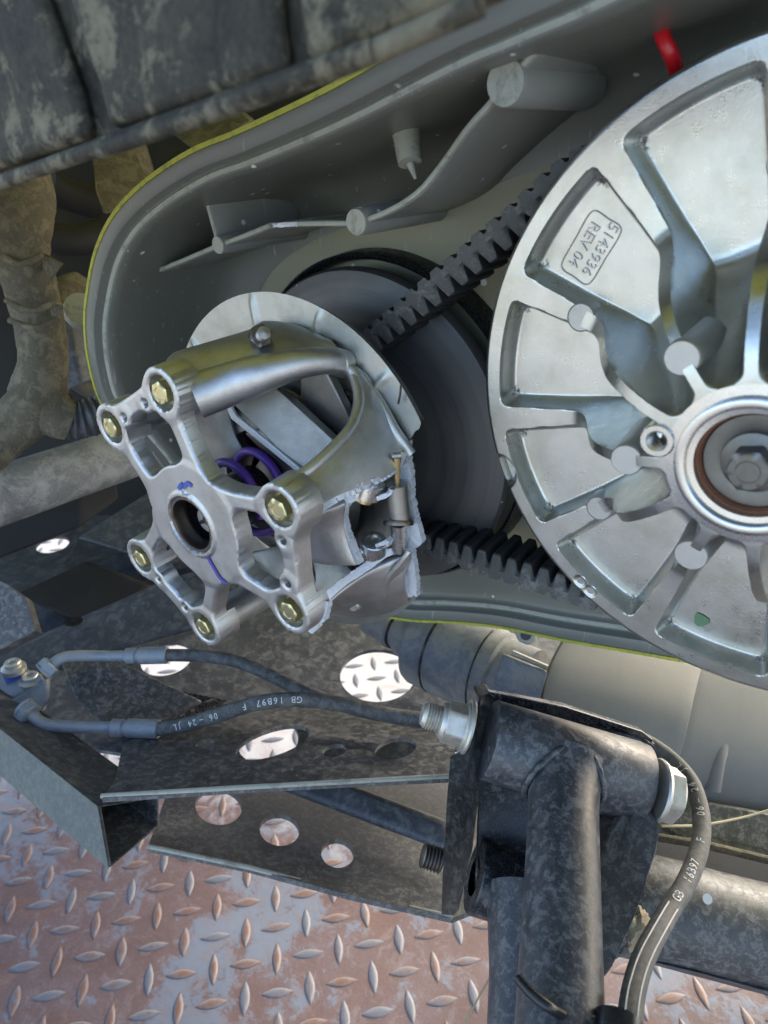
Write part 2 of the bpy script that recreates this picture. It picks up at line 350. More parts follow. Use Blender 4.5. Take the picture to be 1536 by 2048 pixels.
def m_lime():
    m, t, b = newmat('translucent_lime_plastic'); co = coord(t); n = noise(t, co, 30, 4)
    c = mix(t, mth(t, 'MULTIPLY', n, .3), (.62, .62, .10), (.45, .45, .06)); t.links.new(c, b.inputs['Base Color']); b.inputs['Roughness'].default_value = .45
    tr = N(t, 'ShaderNodeBsdfTranslucent'); t.links.new(c, tr.inputs[0]); mx = N(t, 'ShaderNodeMixShader'); mx.inputs[0].default_value = .34
    t.links.new(b.outputs[0], mx.inputs[1]); t.links.new(tr.outputs[0], mx.inputs[2]); t.links.new(mx.outputs[0], t.nodes['Material Output'].inputs[0]); return m
M['lime'] = m_lime()
M['purple'] = m_plain('purple_coating', (.085, .030, .27), .35)
M['red'] = m_plain('red_plastic', (.55, .012, .02), .3)
M['blueink'] = m_plain('blue_marker', (.05, .09, .36), .5)
M['purpleink'] = m_plain('violet_marker', (.06, .05, .30), .5)
M['blackink'] = m_plain('black_marker', (.015, .015, .015), .5)
M['greenink'] = m_plain('green_paint', (.09, .18, .09), .6)
M['white'] = m_plain('white_print', (.62, .62, .58), .6)
M['rustseal'] = m_plain('rust_brown_seal', (.20, .085, .045), .5)
M['blackseal'] = m_plain('black_seal', (.012, .012, .014), .28)
M['straw'] = m_plain('dry_straw', (.34, .29, .18), .8)
M['mud'] = m_dusty('dried_mud', (.20, .16, .10), (.34, .29, .20), .5, 90, .9, .95, bs=.8)
# ================================================================ tread plate floor
def m_floor():
    m, t, b = newmat('tread_plate_steel'); co = coord(t)
    big = noise(t, co, 3.4, 6, .6, .3); mid = noise(t, co, 16, 8, .7, .5); fine = noise(t, co, 120, 6, .7)
    rust = mix(t, ramp(t, mid, [(.35, 0.0), (.68, 1.0)]), (.115, .066, .055), (.155, .108, .105))
    rust = mix(t, ramp(t, noise(t, co, 9, 8, .72, .8), [(.55, 0.0), (.75, .75)]), rust, (.20, .095, .042))
    paint = mix(t, ramp(t, mid, [(.3, 0.0), (.7, .6)]), (.11, .13, .165), (.165, .175, .20))
    f = ramp(t, mth(t, 'ADD', mth(t, 'MULTIPLY', big, .7), mth(t, 'MULTIPLY', mid, .42)), [(.585, 0.0), (.605, 1.0)])
    f = ramp(t, mth(t, 'ADD', mth(t, 'MULTIPLY', big, .55), mth(t, 'ADD', mth(t, 'MULTIPLY', mid, .38), mth(t, 'MULTIPLY', fine, .16))), [(.545, 0.0), (.575, 1.0)])
    grit = noise(t, co, 420, 4, .7)
    rust = mix(t, ramp(t, grit, [(.35, .45), (.6, 0.0)]), rust, (.07, .045, .042)); rust = mix(t, ramp(t, noise(t, co, 45, 8, .75, .6), [(.52, 0.0), (.66, .6)]), rust, (.20, .165, .17))
    paint = mix(t, ramp(t, noise(t, co, 60, 8, .75, .4), [(.5, 0.0), (.62, .7)]), paint, (.16, .12, .115))
    c = mix(t, f, rust, paint)
    sx = N(t, 'ShaderNodeSeparateXYZ'); t.links.new(co, sx.inputs[0])
    sunlit = ramp(t, mth(t, 'ADD', mth(t, 'SUBTRACT', mth(t, 'SUBTRACT', sx.outputs[1], mth(t, 'MULTIPLY', sx.outputs[0], .5)), .23 - .825), mth(t, 'MULTIPLY', mth(t, 'SUBTRACT', mid, .5), .5)), [(.40, 0.0), (.5, 1.0)])  # paler zone under the vehicle: sunlight on the floor painted into the colour
    c = mix(t, sunlit, c, mix(t, ramp(t, mid, [(.45, 0.0), (.65, 1.0)]), (.42, .41, .415), (.34, .305, .30)))
    c = mix(t, ramp(t, fine, [(.62, 0.0), (.8, .5)]), c, (.30, .25, .24))
    t.links.new(c, b.inputs['Base Color']); b.inputs['Roughness'].default_value = .66; b.inputs['Metallic'].default_value = .0
    bump(t, b, mth(t, 'ADD', fine, mth(t, 'MULTIPLY', f, .6)), .25, .001)
    return m
def m_lug():
    m, t, b = newmat('tread_lug_steel'); co = coord(t)
    oi = N(t, 'ShaderNodeObjectInfo'); rnd = oi.outputs['Random']
    mp = N(t, 'ShaderNodeVectorMath', operation='ADD'); t.links.new(co, mp.inputs[0]); t.links.new(oi.outputs['Location'], mp.inputs[1])
    n = noise(t, mp.outputs[0], 160, 7, .7); n2 = noise(t, mp.outputs[0], 40, 4, .6)
    a = N(t, 'ShaderNodeAttribute', attribute_name='rim').outputs['Fac']
    core = mix(t, ramp(t, mth(t, 'ADD', n, mth(t, 'MULTIPLY', mth(t, 'SUBTRACT', rnd, .5), .5)), [(.42, 0.0), (.58, 1.0)]), (.15, .078, .05), (.115, .118, .135))
    c = mix(t, ramp(t, mth(t, 'ADD', a, mth(t, 'SUBTRACT', n, .5)), [(.55, 0.0), (1.0, .85)]), core, mix(t, n2, (.17, .14, .13), (.14, .15, .175)))
    t.links.new(c, b.inputs['Base Color']); b.inputs['Roughness'].default_value = .62; bump(t, b, n, .4, .0008); return m
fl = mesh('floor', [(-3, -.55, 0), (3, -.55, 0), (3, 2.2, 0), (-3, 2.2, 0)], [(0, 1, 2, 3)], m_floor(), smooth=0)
fl['kind'] = 'structure'; fl['label'] = 'rusty steel tread plate floor with worn blue paint patches'
gd = mesh('ground', [(-40, -40, -.6), (40, -40, -.6), (40, 40, -.6), (-40, 40, -.6)], [(0, 1, 2, 3)], m_plain('pale_concrete', (.50, .485, .44), .9, scale=8), smooth=0)
gd['kind'] = 'structure'; gd['label'] = 'pale concrete ground below the steel floor'
def lug_mesh():
    L, W, H = .0145, .0044, .0012; V = []; A = []; n = 14
    rows = [(1.18, 0, 0), (1.0, .55, 1.0), (.62, .92, .75), (0, 1, .1)]
    for k, hh, rim in rows:
        for i in range(n):
            a = 2 * math.pi * i / n; c, s = math.cos(a), math.sin(a)
            sh = abs(s) * s if s else 0
            wx = (1 - abs(c) ** 1.8) ** .9 * (1 if s >= 0 else -1) if abs(c) < 1 else 0
            V.append((L * c * k, W * wx * k, H * hh)); A.append(rim)
    F = [(j * n + i, j * n + (i + 1) % n, (j + 1) * n + (i + 1) % n, (j + 1) * n + i) for j in range(3) for i in range(n)]
    me = bpy.data.meshes.new('tread_lug'); me.from_pydata(V, [], F); a = me.attributes.new('rim', 'FLOAT', 'POINT'); a.data.foreach_set('value', A)
    me.shade_smooth(); return me
lm_ = lug_mesh(); lm_.materials.append(m_lug())
LA, LB, L0 = np.array([.02345, .02385]), np.array([-.02425, .0242]), np.array([-.559, .155])
cand = []
for i in range(-40, 60):
    for j in range(-40, 60):
        p = L0 + i * LA + j * LB; q = np.array([p[0], p[1], 0]) - CAM; dd = q @ FW
        if dd < .2: continue
        u, v = 768 + FPX * (q @ RT) / dd, 1024 - FPX * (q @ UP) / dd
        if -60 < u < 1600 and 1000 < v < 2110: cand.append((dd - (5 if v > 1560 else 0), i, j, p))
cand.sort(key=lambda k: k[0]); rest = []
for n_, (s, i, j, p) in enumerate(cand):
    ang = math.atan2(LA[1], LA[0]) + ((i + j) % 2) * math.pi / 2
    if (i + j) % 2 == 1: ang = math.atan2(LB[1], LB[0])
    ang += math.pi / 2 * 1.0 if False else 0
    if n_ < 290:
        o = bpy.data.objects.new('tread_lug', lm_); COL.objects.link(o); o.parent = fl
        o.location = (p[0] - WL[fl.name][0], p[1] - WL[fl.name][1], .0002); o.rotation_euler = (0, 0, ang + random.uniform(-.05, .05)); o.scale = (1, random.uniform(.9, 1.1), 1)
    else: rest.append((p, ang))
if rest:
    V0 = np.array([v.co[:] for v in lm_.vertices]); F0 = [tuple(f.vertices) for f in lm_.polygons]; pp = []
    for p, a in rest:
        Rm = np.array([[math.cos(a), -math.sin(a), 0], [math.sin(a), math.cos(a), 0], [0, 0, 1]]); pp.append((V0 @ Rm.T + [p[0], p[1], .0002], F0))
    V, F = join(*pp); o = mesh('tread_lugs_far', V, F, lm_.materials[0], fl); o['kind'] = 'stuff'
# ================================================================ secondary clutch (driven sheave)
S = np.array([-.030, .3172, .689]); FR = dict(U=(1, 0, 0), V=(0, 0, 1), N=(0, -1, 0))
sec = thing('secondary_clutch', 'large round cast aluminium driven clutch with radial pockets and bolted hub', 'clutch', S + [0, .04, -.14])
def sec_pt(r, deg, h): a = R_(deg); return S + np.array([r * math.cos(a), -h, r * math.sin(a)])
th = np.unique(np.concatenate([np.arange(95, 292, .22), np.arange(0, 95, 1.), np.arange(292, 360, 1.)]))
rr = np.unique(np.concatenate([np.arange(.0285, .06, .0005), np.arange(.06, .080, .0006), np.arange(.080, .118, .0012), np.arange(.118, .1385, .0005), [.1385, .1394, .1398]]))
Rg, Tg = np.meshgrid(rr, th, indexing='ij')
fold = (Tg - 149 + 15) % 30 - 15; ar = np.radians(fold)
sg, tg = Rg * np.cos(ar), Rg * np.sin(ar)
dl = Rg * np.sin(np.radians(15) - np.abs(ar))                     # distance from the rib's centre line
rf = np.arange(.0, .16, .0002); gk = np.exp(-(np.arange(-24, 25) * .0002 / .0022) ** 2 / 2); gk /= gk.sum()
def sinterp(x, a, b): return np.interp(x, rf, np.convolve(np.pad(np.interp(rf, a, b), 24, mode='edge'), gk, 'valid'))
crest = sinterp(Rg, [.03, .040, .0455, .052, .058, .066, .073, .078, .083, .089, .1], [.058, .0565, .0545, .0512, .0475, .0395, .0275, .0160, .0062, .0006, 0])
wc = .0105
seff = sg - sstep(.070, .042, sg) * wc * (1 - np.sqrt(np.clip(1 - (np.clip(np.abs(tg), 0, wc * .985) / wc) ** 2, 0, 1)))
val = sinterp(seff, [.024, .030, .036, .044, .052, .059, .0645, .068, .078], [.0665, .058, .0445, .0265, .0110, -.0015, -.0085, -.0105, -.0105])
wr = np.interp(Rg, [.03, .05, .075, .10, .13], [.0021, .0022, .0028, .0042, .0064]); dr = np.interp(Rg, [.03, .05, .08, .10, .13], [.0030, .0040, .0050, .0046, .0042])
ind = smin(dl - wr, .1312 - Rg, .0045)                             # inside-pocket distance
kt = np.clip(ind / dr, 0, 1); k = 1 - (1 - kt) ** 2.0; k = np.where(kt < .12, k * (kt / .12) ** .5, k)
base = crest
top = base
H = top + (np.minimum(val, top) - top) * k
H = np.where(Rg > .1383, H - (Rg - .1383) * .8, H)
H += 0.0   # faint casting unevenness
# rim notch
for (deg, r0, w_, dp) in ((206.6, .1405, .0085, .006),):
    dx = (Tg - deg) * np.pi / 180 * .137; H -= dp * sstep(1.25, .8, np.hypot(dx / w_, (Rg - r0) / .0075))
for deg, r0 in ((237.4, .1345), (240.6, .1345)):
    dx = (Tg - deg) * np.pi / 180 * r0; q = np.hypot(dx, Rg - r0); H += -.0009 * sstep(.0038, .0024, q)
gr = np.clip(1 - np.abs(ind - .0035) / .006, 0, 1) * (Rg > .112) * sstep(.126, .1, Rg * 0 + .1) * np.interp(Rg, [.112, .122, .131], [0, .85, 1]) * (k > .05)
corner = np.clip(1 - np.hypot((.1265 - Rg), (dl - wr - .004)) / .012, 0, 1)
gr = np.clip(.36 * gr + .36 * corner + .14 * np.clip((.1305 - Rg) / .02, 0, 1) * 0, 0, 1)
A_ = np.radians(Tg)
V = np.stack([S[0] + Rg * np.cos(A_), S[1] - H, S[2] + Rg * np.sin(A_)], -1)
back = [(.1400, -.0022), (.1400, -.010), (.120, -.0135), (.060, -.026), (.030, -.030)]
ex = []
for r, h in back: ex.append(np.stack([S[0] + r * np.cos(np.radians(th)), np.full(len(th), S[1] - h), S[2] + r * np.sin(np.radians(th))], -1))
V = np.concatenate([V, np.array(ex)]); nr, ntt = V.shape[:2]
idx = np.arange(nr * ntt).reshape(nr, ntt); nx = np.roll(idx, -1, 1)
F = np.stack([idx[:-1], nx[:-1], nx[1:], idx[1:]], -1).reshape(-1, 4)
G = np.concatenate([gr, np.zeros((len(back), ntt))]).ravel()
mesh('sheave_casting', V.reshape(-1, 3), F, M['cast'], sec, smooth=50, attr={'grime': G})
def secbit(name, prof, deg, r, h, mat, n=32, parent=None, cap=True):
    c = sec_pt(r, deg, h); v, f = lathe(prof, c, (0, -1, 0), n, cap=cap); return mesh(name, v, f, mat, parent or sec, smooth=40)
for k_ in range(6):
    secbit('hub_boss', [(.0085, -.030), (.0068, -.006), (.0065, -.0006), (.006, 0), (0, 0)], 134 + 60 * k_, .0455, .0558, M['castdull'])
    secbit('rib_boss', [(.0075, -.008), (.0066, -.0002), (.0062, .0003), (.0060, -.0003), (0, -.0003)], 164 + 60 * k_, .0958, .0006, M['castdull'])
secbit('hub_ring', [(.0305, -.003), (.0300, .0005), (.0262, .001), (.0258, .0035), (.0252, .0040), (.0228, .0040), (.0222, .0036), (.0218, .0012), (.0196, .0008), (.0194, -.012)], 0, 0, .0575, M['machined'], 96, cap=False)
v, f = lathe([(.0196, -.016), (.0196, -.0025), (.0186, -.0020), (.0180, -.004), (.0180, -.016)], S + [0, -.0575, 0], (0, -1, 0), 96, cap=False); mesh('oil_seal', v, f, M['rustseal'], sec)
secbit('washer', [(.0179, -.012), (.0179, -.0052), (.0174, -.0046), (.0088, -.0046), (.0080, -.0052), (0, -.0052)], 0, 0, .0575, M['washer'], 64)
hb = S + [0, -.0575 + .0046, 0]
def hexbolt(c, axis, rf, hh, rflange, hfl, mat, parent, name='bolt', rot=0, dome=True, n=48):
    u, v_, a = frame(axis); c = np.array(c, float)
    fv, ff = lathe([(rflange, 0), (rflange, hfl * .6), (rf * 1.1, hfl)], c, axis, n)
    pr = []
    def hexr(t): # radius of a hexagon with flat distance rf
        t = (t - rot) % (math.pi / 3) - math.pi / 6; return rf / math.cos(t)
    hv, hf = lathe([(1, hfl * .5), (1, hh - rf * .10), (.93, hh), (.60, hh), (.55, hh - rf * .05), (0, hh - rf * .05)], c, axis, 48, rad=lambda t, r, h: hexr(t) if r > .99 else (min(hexr(t), rf * 1.0) if r > .9 else rf))
    vv, f2 = join((fv, ff), (hv, hf)); return mesh(name, vv, f2, mat, parent, smooth=30)
hexbolt(hb, (0, -1, 0), .0070, .0110, .0112, .0030, M['washer'], sec, 'hub_bolt', .3)
# threaded hole boss beside the hub
c = sec_pt(.0335, 178, .0578)
v, f = lathe([(.0068, -.012), (.0066, .0006), (.0060, .0012), (.0041, .0012), (.0037, .0006)] + [(.0037 if i % 2 else .0032, -.0009 * i) for i in range(12)] + [(.0005, -.011)], c, (0, -1, 0), 40, cap=False)
mesh('threaded_boss', v, f, M['machined'], sec)
# raised part number in a pocket
def on_sec(px, py, h): return P(px, py, y=S[1] - h)
hP = -.0103
b0, b1 = on_sec(1203, 447, hP), on_sec(1130, 522, hP); xd = b1 - b0; xd = (on_sec(1165, 548, hP) - on_sec(1216, 462, hP)); xd /= np.linalg.norm(xd); yd = np.cross(xd, (0, 1, 0)) * -1 if False else np.cross((0, -1, 0), xd)
def secal(s, px, py, size):
    v, f = text_mesh(s, size, .0003); c = on_sec(px, py, hP + .0003); return c + v[:, :1] * xd + v[:, 1:2] * yd + v[:, 2:] * np.array([0, -1, 0]), f
v, f = join(secal('5143936', 1197, 500, .0072), secal('REV 04', 1166, 490, .0072)); mesh('raised_number', v, f, M['castdull'], sec, smooth=0)
fr = [np.array([a, b]) for a, b in ((-.0145, -.0085), (.0145, -.0085), (.0145, .0085), (-.0145, .0085))]
cc = on_sec(1180, 497, hP + .0002); loop = []
for i in range(4):
    for tt in (.12, .5, .88): q = fr[i] * (1 - tt) + fr[(i + 1) % 4] * tt; loop.append(cc + q[0] * xd + q[1] * yd)
pth = smoothpath(loop, .001, True); v, f = tube(np.vstack([pth, pth[:1]]), .0003, 6, False); mesh('raised_border', v, f, M['castdull'], sec)
# green paint dot
gp = []; c0 = on_sec(1402, 1240, -.0100)
for i in range(22):
    a = 2 * math.pi * i / 22; q = .0035 * (1 + .15 * math.sin(3 * a + 1) + .1 * random.random()); gp.append(c0 + np.array([q * math.cos(a), 0, q * math.sin(a)]))
v, f = prism(gp, (0, -.00025, 0)); mesh('green_paint_dot', v, f, M['greenink'], sec, smooth=0)
# inner sheave of the secondary, behind the belt
v, f = lathe([(.03, -.012), (.06, -.010), (.138, .002), (.140, .004), (.140, .014), (.03, .02)], S + [0, .052, 0], (0, 1, 0), 128); mesh('inner_sheave', v, f, M['castdull'], sec)
v, f = lathe([(.04, -.02), (.04, .06)], S, (0, 1, 0), 48); mesh('shaft', v, f, M['steel'], sec)
# ================================================================ drive belt
YB = .3315; BW = .036
s2 = lambda p: np.array([p[0], p[2]])
u1, u2 = s2(P(735, 652, y=YB)), s2(P(1140, 303, y=YB)); l1, l2 = s2(P(838, 1112, y=YB)), s2(P(1190, 1222, y=YB))
Pc = np.array([-.2853, .2083, .5986])
pts = [u1 * .75 + u2 * .25, u1 * .5 + u2 * .5, u1 * .25 + u2 * .75, u2]
for a in (118, 95, 65, 30, -5, -40, -70, -90, -108): pts.append(np.array([S[0] + .131 * math.cos(R_(a)), S[2] + .131 * math.sin(R_(a))]))
pts += [l2, l2 * .66 + l1 * .34, l2 * .33 + l1 * .67, l1, l1 + (l1 - l2) * .25]
for a in (-112, -150, 180, 150): pts.append(np.array([Pc[0] - .004 + .05 * math.cos(R_(a)), Pc[2] - .005 + .05 * math.sin(R_(a))]))
pts.append(u1 - (u2 - u1) * .10); pts.append(u1 + (u2 - u1) * .06)
bp = smoothpath([np.array([a, 0, b]) for a, b in pts], .0008, True)
seg = np.linalg.norm(np.roll(bp, -1, 0) - bp, axis=1); L = seg.sum(); s_ = np.concatenate([[0], np.cumsum(seg)[:-1]])
npitch = round(L / .0104); nS = npitch * 16; tq = np.arange(nS) / nS * L
bp = np.stack([np.interp(tq, np.append(s_, L), np.append(bp[:, k_], bp[0, k_])) for k_ in (0, 2)], 1)
for _ in range(30): bp = (np.roll(bp, 1, 0) + 2 * bp + np.roll(bp, -1, 0)) / 4
Tn = np.roll(bp, -1, 0) - np.roll(bp, 1, 0); Tn /= np.linalg.norm(Tn, axis=1)[:, None]; Nn = np.stack([Tn[:, 1], -Tn[:, 0]], 1)   # clockwise path: inward normal
cen = bp.mean(0)
if ((cen - bp) * Nn).sum() < 0: Nn = -Nn
ph = np.arange(nS) % 16 / 16.
big = sstep(-.88, -.15, np.cos(2 * np.pi * ph)) * .0078         # rounded inner cogs
big = (np.roll(big, 1) + 2 * big + np.roll(big, -1)) / 4
sml = np.where(np.abs(((ph + .5) % 1) - .5) < .36, .0030, 0.)
sml = (np.roll(sml, 1) + 2 * sml + np.roll(sml, -1)) / 4
o_out = -sml + .0030; o_in = .0085 + big
def ring(off, y): q = bp + Nn * np.asarray(off)[:, None] if not np.isscalar(off) else bp + Nn * off; return np.stack([q[:, 0], np.full(nS, y), q[:, 1]], 1)
taper = .0045
rings = [ring(o_out, YB + .0003), ring(.0035, YB), ring(.0068, YB + .0006), ring(o_in - .0008, YB + taper * .8), ring(o_in, YB + taper), ring(o_in, YB + BW - taper), ring(.0035, YB + BW), ring(o_out, YB + BW)]
V = np.concatenate(rings); n8 = len(rings); idx = np.arange(n8 * nS).reshape(n8, nS); nx = np.roll(idx, -1, 1)
F = np.concatenate([np.stack([idx[i], nx[i], nx[(i + 1) % n8], idx[(i + 1) % n8]], 1) for i in range(n8)])
bo = mesh('drive_belt', V, F, M['rubber'], None, smooth=40); tag(bo, 'black double cogged rubber drive belt running between the two clutches', 'belt')
bo.data.materials.append(M['rubberface'])
mi = np.zeros(len(bo.data.polygons), np.int32); mi[:3 * nS] = 1; bo.data.polygons.foreach_set('material_index', mi)
# ================================================================ primary clutch (broken)
pri = thing('primary_clutch', 'broken cast aluminium drive clutch with six-bolt cover plate and purple spring', 'clutch', Pc + [0, .06, -.11])
PAIR = (1.7, 121.7, 241.7); HALF = 23.9; AXY = np.array([0, 1., 0])
def pp_(r, deg, y): a = R_(deg); return np.array([Pc[0] + r * math.cos(a), y, Pc[2] + r * math.sin(a)])
def cover_parts(x, y):
    bos = np.full(x.shape, 1e9); arm = bos.copy(); hol = bos.copy(); smh = bos.copy(); smb = bos.copy()
    for c in PAIR:
        a = R_(c); s_, t_ = x * math.cos(a) + y * math.sin(a), -x * math.sin(a) + y * math.cos(a)
        bx, by = .075 * math.cos(R_(HALF)), .075 * math.sin(R_(HALF))
        for sg_ in (-1, 1):
            bos = np.minimum(bos, sd_circle(s_, t_, bx, sg_ * by, .0136))
            arm = np.minimum(arm, sd_seg(s_, t_, .024, sg_ * .0235, bx - .004, sg_ * (by - .001), .0048))
            hol = np.minimum(hol, sd_circle(s_, t_, bx, sg_ * by, .0096))
            sx, sy = .0702 * math.cos(R_(10.5)), .0702 * math.sin(R_(10.5))
            smh = np.minimum(smh, sd_circle(s_, t_, sx, sg_ * sy, .0024)); smb = np.minimum(smb, sd_circle(s_, t_, sx, sg_ * sy, .0056))
        arm = np.minimum(arm, sd_seg(s_, t_, .0715, -by, .0724, by, .0054))
    return bos, arm, hol, smh, smb
def cover_sdf(x, y):
    bos, arm, hol, smh, smb = cover_parts(x, y)
    d = smin(smin(sd_circle(x, y, 0, 0, .0350), arm, .013), bos, .007)
    d = smin(d, smb, .003)
    return np.maximum(np.maximum(d, -hol), np.maximum(-smh, -sd_circle(x, y, -.0018, -.0005, .0168)))
def cover_h(x, y, d):
    bos, arm, hol, smh, smb = cover_parts(x, y); c0 = sd_circle(x, y, 0, 0, .0365)
    flat = np.clip(1 - np.minimum(np.minimum(bos, c0), smb) / .004, 0, 1)   # 1 on bosses and centre
    e = .0008 + .0014 * (1 - flat)
    q = np.clip(1 + d / e, 0, 1); h = -e * (1 - np.sqrt(np.clip(1 - q * q, 0, 1)))
    h = h - .0006 * (1 - flat)
    rim = np.hypot(x + .0018, y + .0005)
    h = h + .0012 * sstep(.0205, .0195, rim) * sstep(.0168, .0172, rim)
    return np.clip(h, -.0085, .01)
cov_v, cov_f = casting(cover_sdf, cover_h, (-.095, .095, -.095, .095), .00075, lambda X, Y: np.where(cover_parts(X, Y)[0] < .0015, .0165, .0105), (Pc[0], Pc[1], Pc[2]), (1, 0, 0), (0, 0, 1), (0, -1, 0), draft=.0008)
cov = mesh('cover_plate', cov_v, cov_f, M['cast2'], pri, smooth=42)
for c in PAIR:
    for sg_ in (-1, 1):
        q = pp_(.075, c + sg_ * HALF, Pc[1])
        v, f = lathe([(.0100, .0075), (.0096, .0072), (.0062, .0072), (.0060, .012), (0, .012)], q, AXY, 32); mesh('bolt_seat', v, f, M['machined'], pri)
        b_ = hexbolt(q + [0, .0078, 0], (0, -1, 0), .0056, .0088, .0088, .002, M['zinc'], pri, 'cover_bolt', random.uniform(0, 1))
# bore: dark bushing cup and shaft end
bc = np.array([Pc[0] - .0018, Pc[1], Pc[2] - .0005])
v, f = lathe([(.0170, .0005), (.0168, -.0002), (.0152, -.0002), (.0148, .001), (.0146, .009), (.0150, .010), (.0185, .010), (.0185, .004)], bc, AXY, 64, cap=False); mesh('bore_bushing', v, f, M['darksteel'], pri)
se = P(412, 1041, y=.2200)
v, f = lathe([(.0165, .009), (.0165, .05), (.0, .05)], bc, AXY, 48, cap=False); mesh('bore_sleeve', v, f, M['blackseal'], pri)
for c in PAIR:
    for sg_ in (-1, 1):
        v, f = disc(pp_(.0702, c + sg_ * 10.5, Pc[1] + .006), AXY, .0027, 16); mesh('dark_hole_disc', v, f, M['blackseal'], pri)  # black disc paints the dark depth of each small hole
v, f = lathe([(.0080, .03), (.0080, .001), (.0072, 0), (.0030, 0), (.0026, .002), (0, .002)], se, AXY, 40); mesh('shaft_end', v, f, M['castdull'], pri)
for a in (90, 210, 330):
    e1 = se + np.array([.0055 * math.cos(R_(a)), -.0002, .0055 * math.sin(R_(a))]); v, f = tube([se + [0, -.0002, 0], e1], .0011, 8); mesh('slot_mark', v, f, M['blackink'], pri)
# marker strokes
def stroke(name, pxs, y, r, mat, parent, flat=.0004):
    p = smoothpath([P(a, b, y=y) for a, b in pxs], .0015); T, U, W = frames(p)
    nrm = np.array([0, -1., 0]); side = np.cross(T, nrm); rad_ = np.broadcast_to(np.asarray(r, float), (len(p),))[:, None]
    v, f = strip(p + side * rad_ + nrm * flat, p - side * rad_ + nrm * flat); return mesh(name, v, f, mat, parent, smooth=0)
YC = Pc[1] - .0002
stroke('blue_marker_stroke', [(358, 978), (364, 968), (368, 974), (375, 966), (384, 972)], YC, .0013, M['blueink'], pri)
stroke('violet_marker_stroke', [(414, 1111), (428, 1135), (440, 1155), (453, 1166)], YC, .0013, M['purpleink'], pri)
# movable sheave flange, broken on the right
YF = .289; RF = .1105
fc = np.array([P(a, b, y=YF) for a, b in ((858, 832), (815, 882), (822, 960), (812, 1010), (838, 1078), (822, 1110), (828, 1190), (860, 1260), (960, 1200), (960, 830))])[:, [0, 2]] - Pc[[0, 2]]
jag = lambda x, y: .0007 * np.sin(500 * x + 300 * y) * np.sin(420 * y) + .0002 * np.sin(900 * x + 800 * y)
def fl_sdf(x, y):
    d = np.maximum(np.hypot(x, y) - RF, .034 - np.hypot(x, y))
    d = np.maximum(d, -(sd_poly(x, y, fc) + jag(x, y)))
    return d
def fl_h(x, y, d):
    r = np.hypot(x, y); a = np.degrees(np.arctan2(y, x))
    h = np.interp(r, [.034, .060, .075, .095, .1105], [-.006, -.004, 0, 0, -.0012])
    for c in (20, 47, 75, 103, 140, 170): h = h + .0016 * np.exp(-(((a - c) * r * .01745) / .0022) ** 2) * sstep(.078, .084, r) * sstep(.112, .104, r)
    return h
v, f = casting(fl_sdf, fl_h, (-.113, .113, -.113, .113), .0012, .008, (Pc[0], YF, Pc[2]), (1, 0, 0), (0, 0, 1), (0, -1, 0), draft=-.003)
mesh('movable_sheave_flange', v, f, M['castmid'], pri, smooth=40)
v, f = lathe([(.036, .002), (.062, .0045), (.1085, .010), (.1085, .0125), (.036, .02)], np.array([Pc[0], YF, Pc[2]]), AXY, 96, a0=R_(-150), a1=R_(62)); 
# posts behind the bolt bosses
def post(deg, y1, r0=.0105, r1=.0115, rr_=.075):
    p = [pp_(rr_, deg, Pc[1] + .014), pp_(rr_ + .002, deg, .245), pp_(rr_ + .006, deg, y1)]; q = smoothpath(p, .004); return tube(q, np.linspace(r0, r1, len(q)), 24)
for deg, y1 in ((145.6, .288), (217.8, .288), (265.6, .288)):
    v, f = post(deg, y1); mesh('post', v, f, M['cast2'], pri)
# upper post: heavy rounded rib sweeping from bolt boss to flange
q = smoothpath(PY([(392, 792, .224), (450, 772, .236), (520, 748, .248), (600, 727, .264), (660, 722, .278), (688, 728, .288)]), .003)
v, f = tube(q, np.interp(np.linspace(0, 1, len(q)), [0, .35, .6, .85, 1], [.0120, .0108, .0085, .0070, .0078]), 28); mesh('post', v, f, M['cast2'], pri)
v, f = cyl(P(677, 728, y=.2815), P(677, 728, y=.2815) + [0, .008, 0], .0062, 32, ch=.0008); mesh('corner_pad', v, f, M['castdull'], pri)
# upper tower wall with broken top edge
def polysheet(name, l, thick, mat, parent, bevel=.0012, direction=(0, 1, 0), sub=False, smooth=30):
    p = np.array(PY(l)); V0, F0 = prism(p, np.array(direction) * thick); return mesh(name, V0, F0, mat, parent, smooth=smooth, bevel=bevel, seg=3)
def bislab(name, A, B, thick, mat, parent, rows=10, bulge=0.0, bevel=.0, nrm=None, step=.004, smooth=40):
    """curved wall between two pixel/depth polylines A and B"""
    a = smoothpath(PY(A), step); b = smoothpath(PY(B), step); n = max(len(a), len(b))
    rs = lambda p: np.stack([np.interp(np.linspace(0, 1, n), np.linspace(0, 1, len(p)), p[:, k_]) for k_ in range(3)], 1)
    a, b = rs(a), rs(b); t = np.linspace(0, 1, rows)[:, None, None]; G_ = a[None] * (1 - t) + b[None] * t
    if bulge:
        d_ = np.array(nrm if nrm is not None else (0, -1, 0), float); G_ = G_ + d_ * bulge * (4 * t * (1 - t))
    idx = np.arange(rows * n).reshape(rows, n); F0 = np.stack([idx[:-1, :-1], idx[:-1, 1:], idx[1:, 1:], idx[1:, :-1]], -1).reshape(-1, 4)
    return mesh(name, G_.reshape(-1, 3), F0, mat, parent, smooth=smooth, solid=thick, bevel=bevel)
bislab('tower_wall', [(338, 735, .232), (352, 715, .242), (420, 694, .255), (505, 668, .271), (528, 652, .280), (590, 660, .286), (655, 690, .288)],
       [(372, 772, .228), (400, 764, .232), (450, 748, .240), (520, 728, .252), (590, 714, .266), (640, 708, .278), (690, 712, .287)], .006, M['cast2'], pri, 12, .003, .0012, nrm=(-.2, -.6, .7))
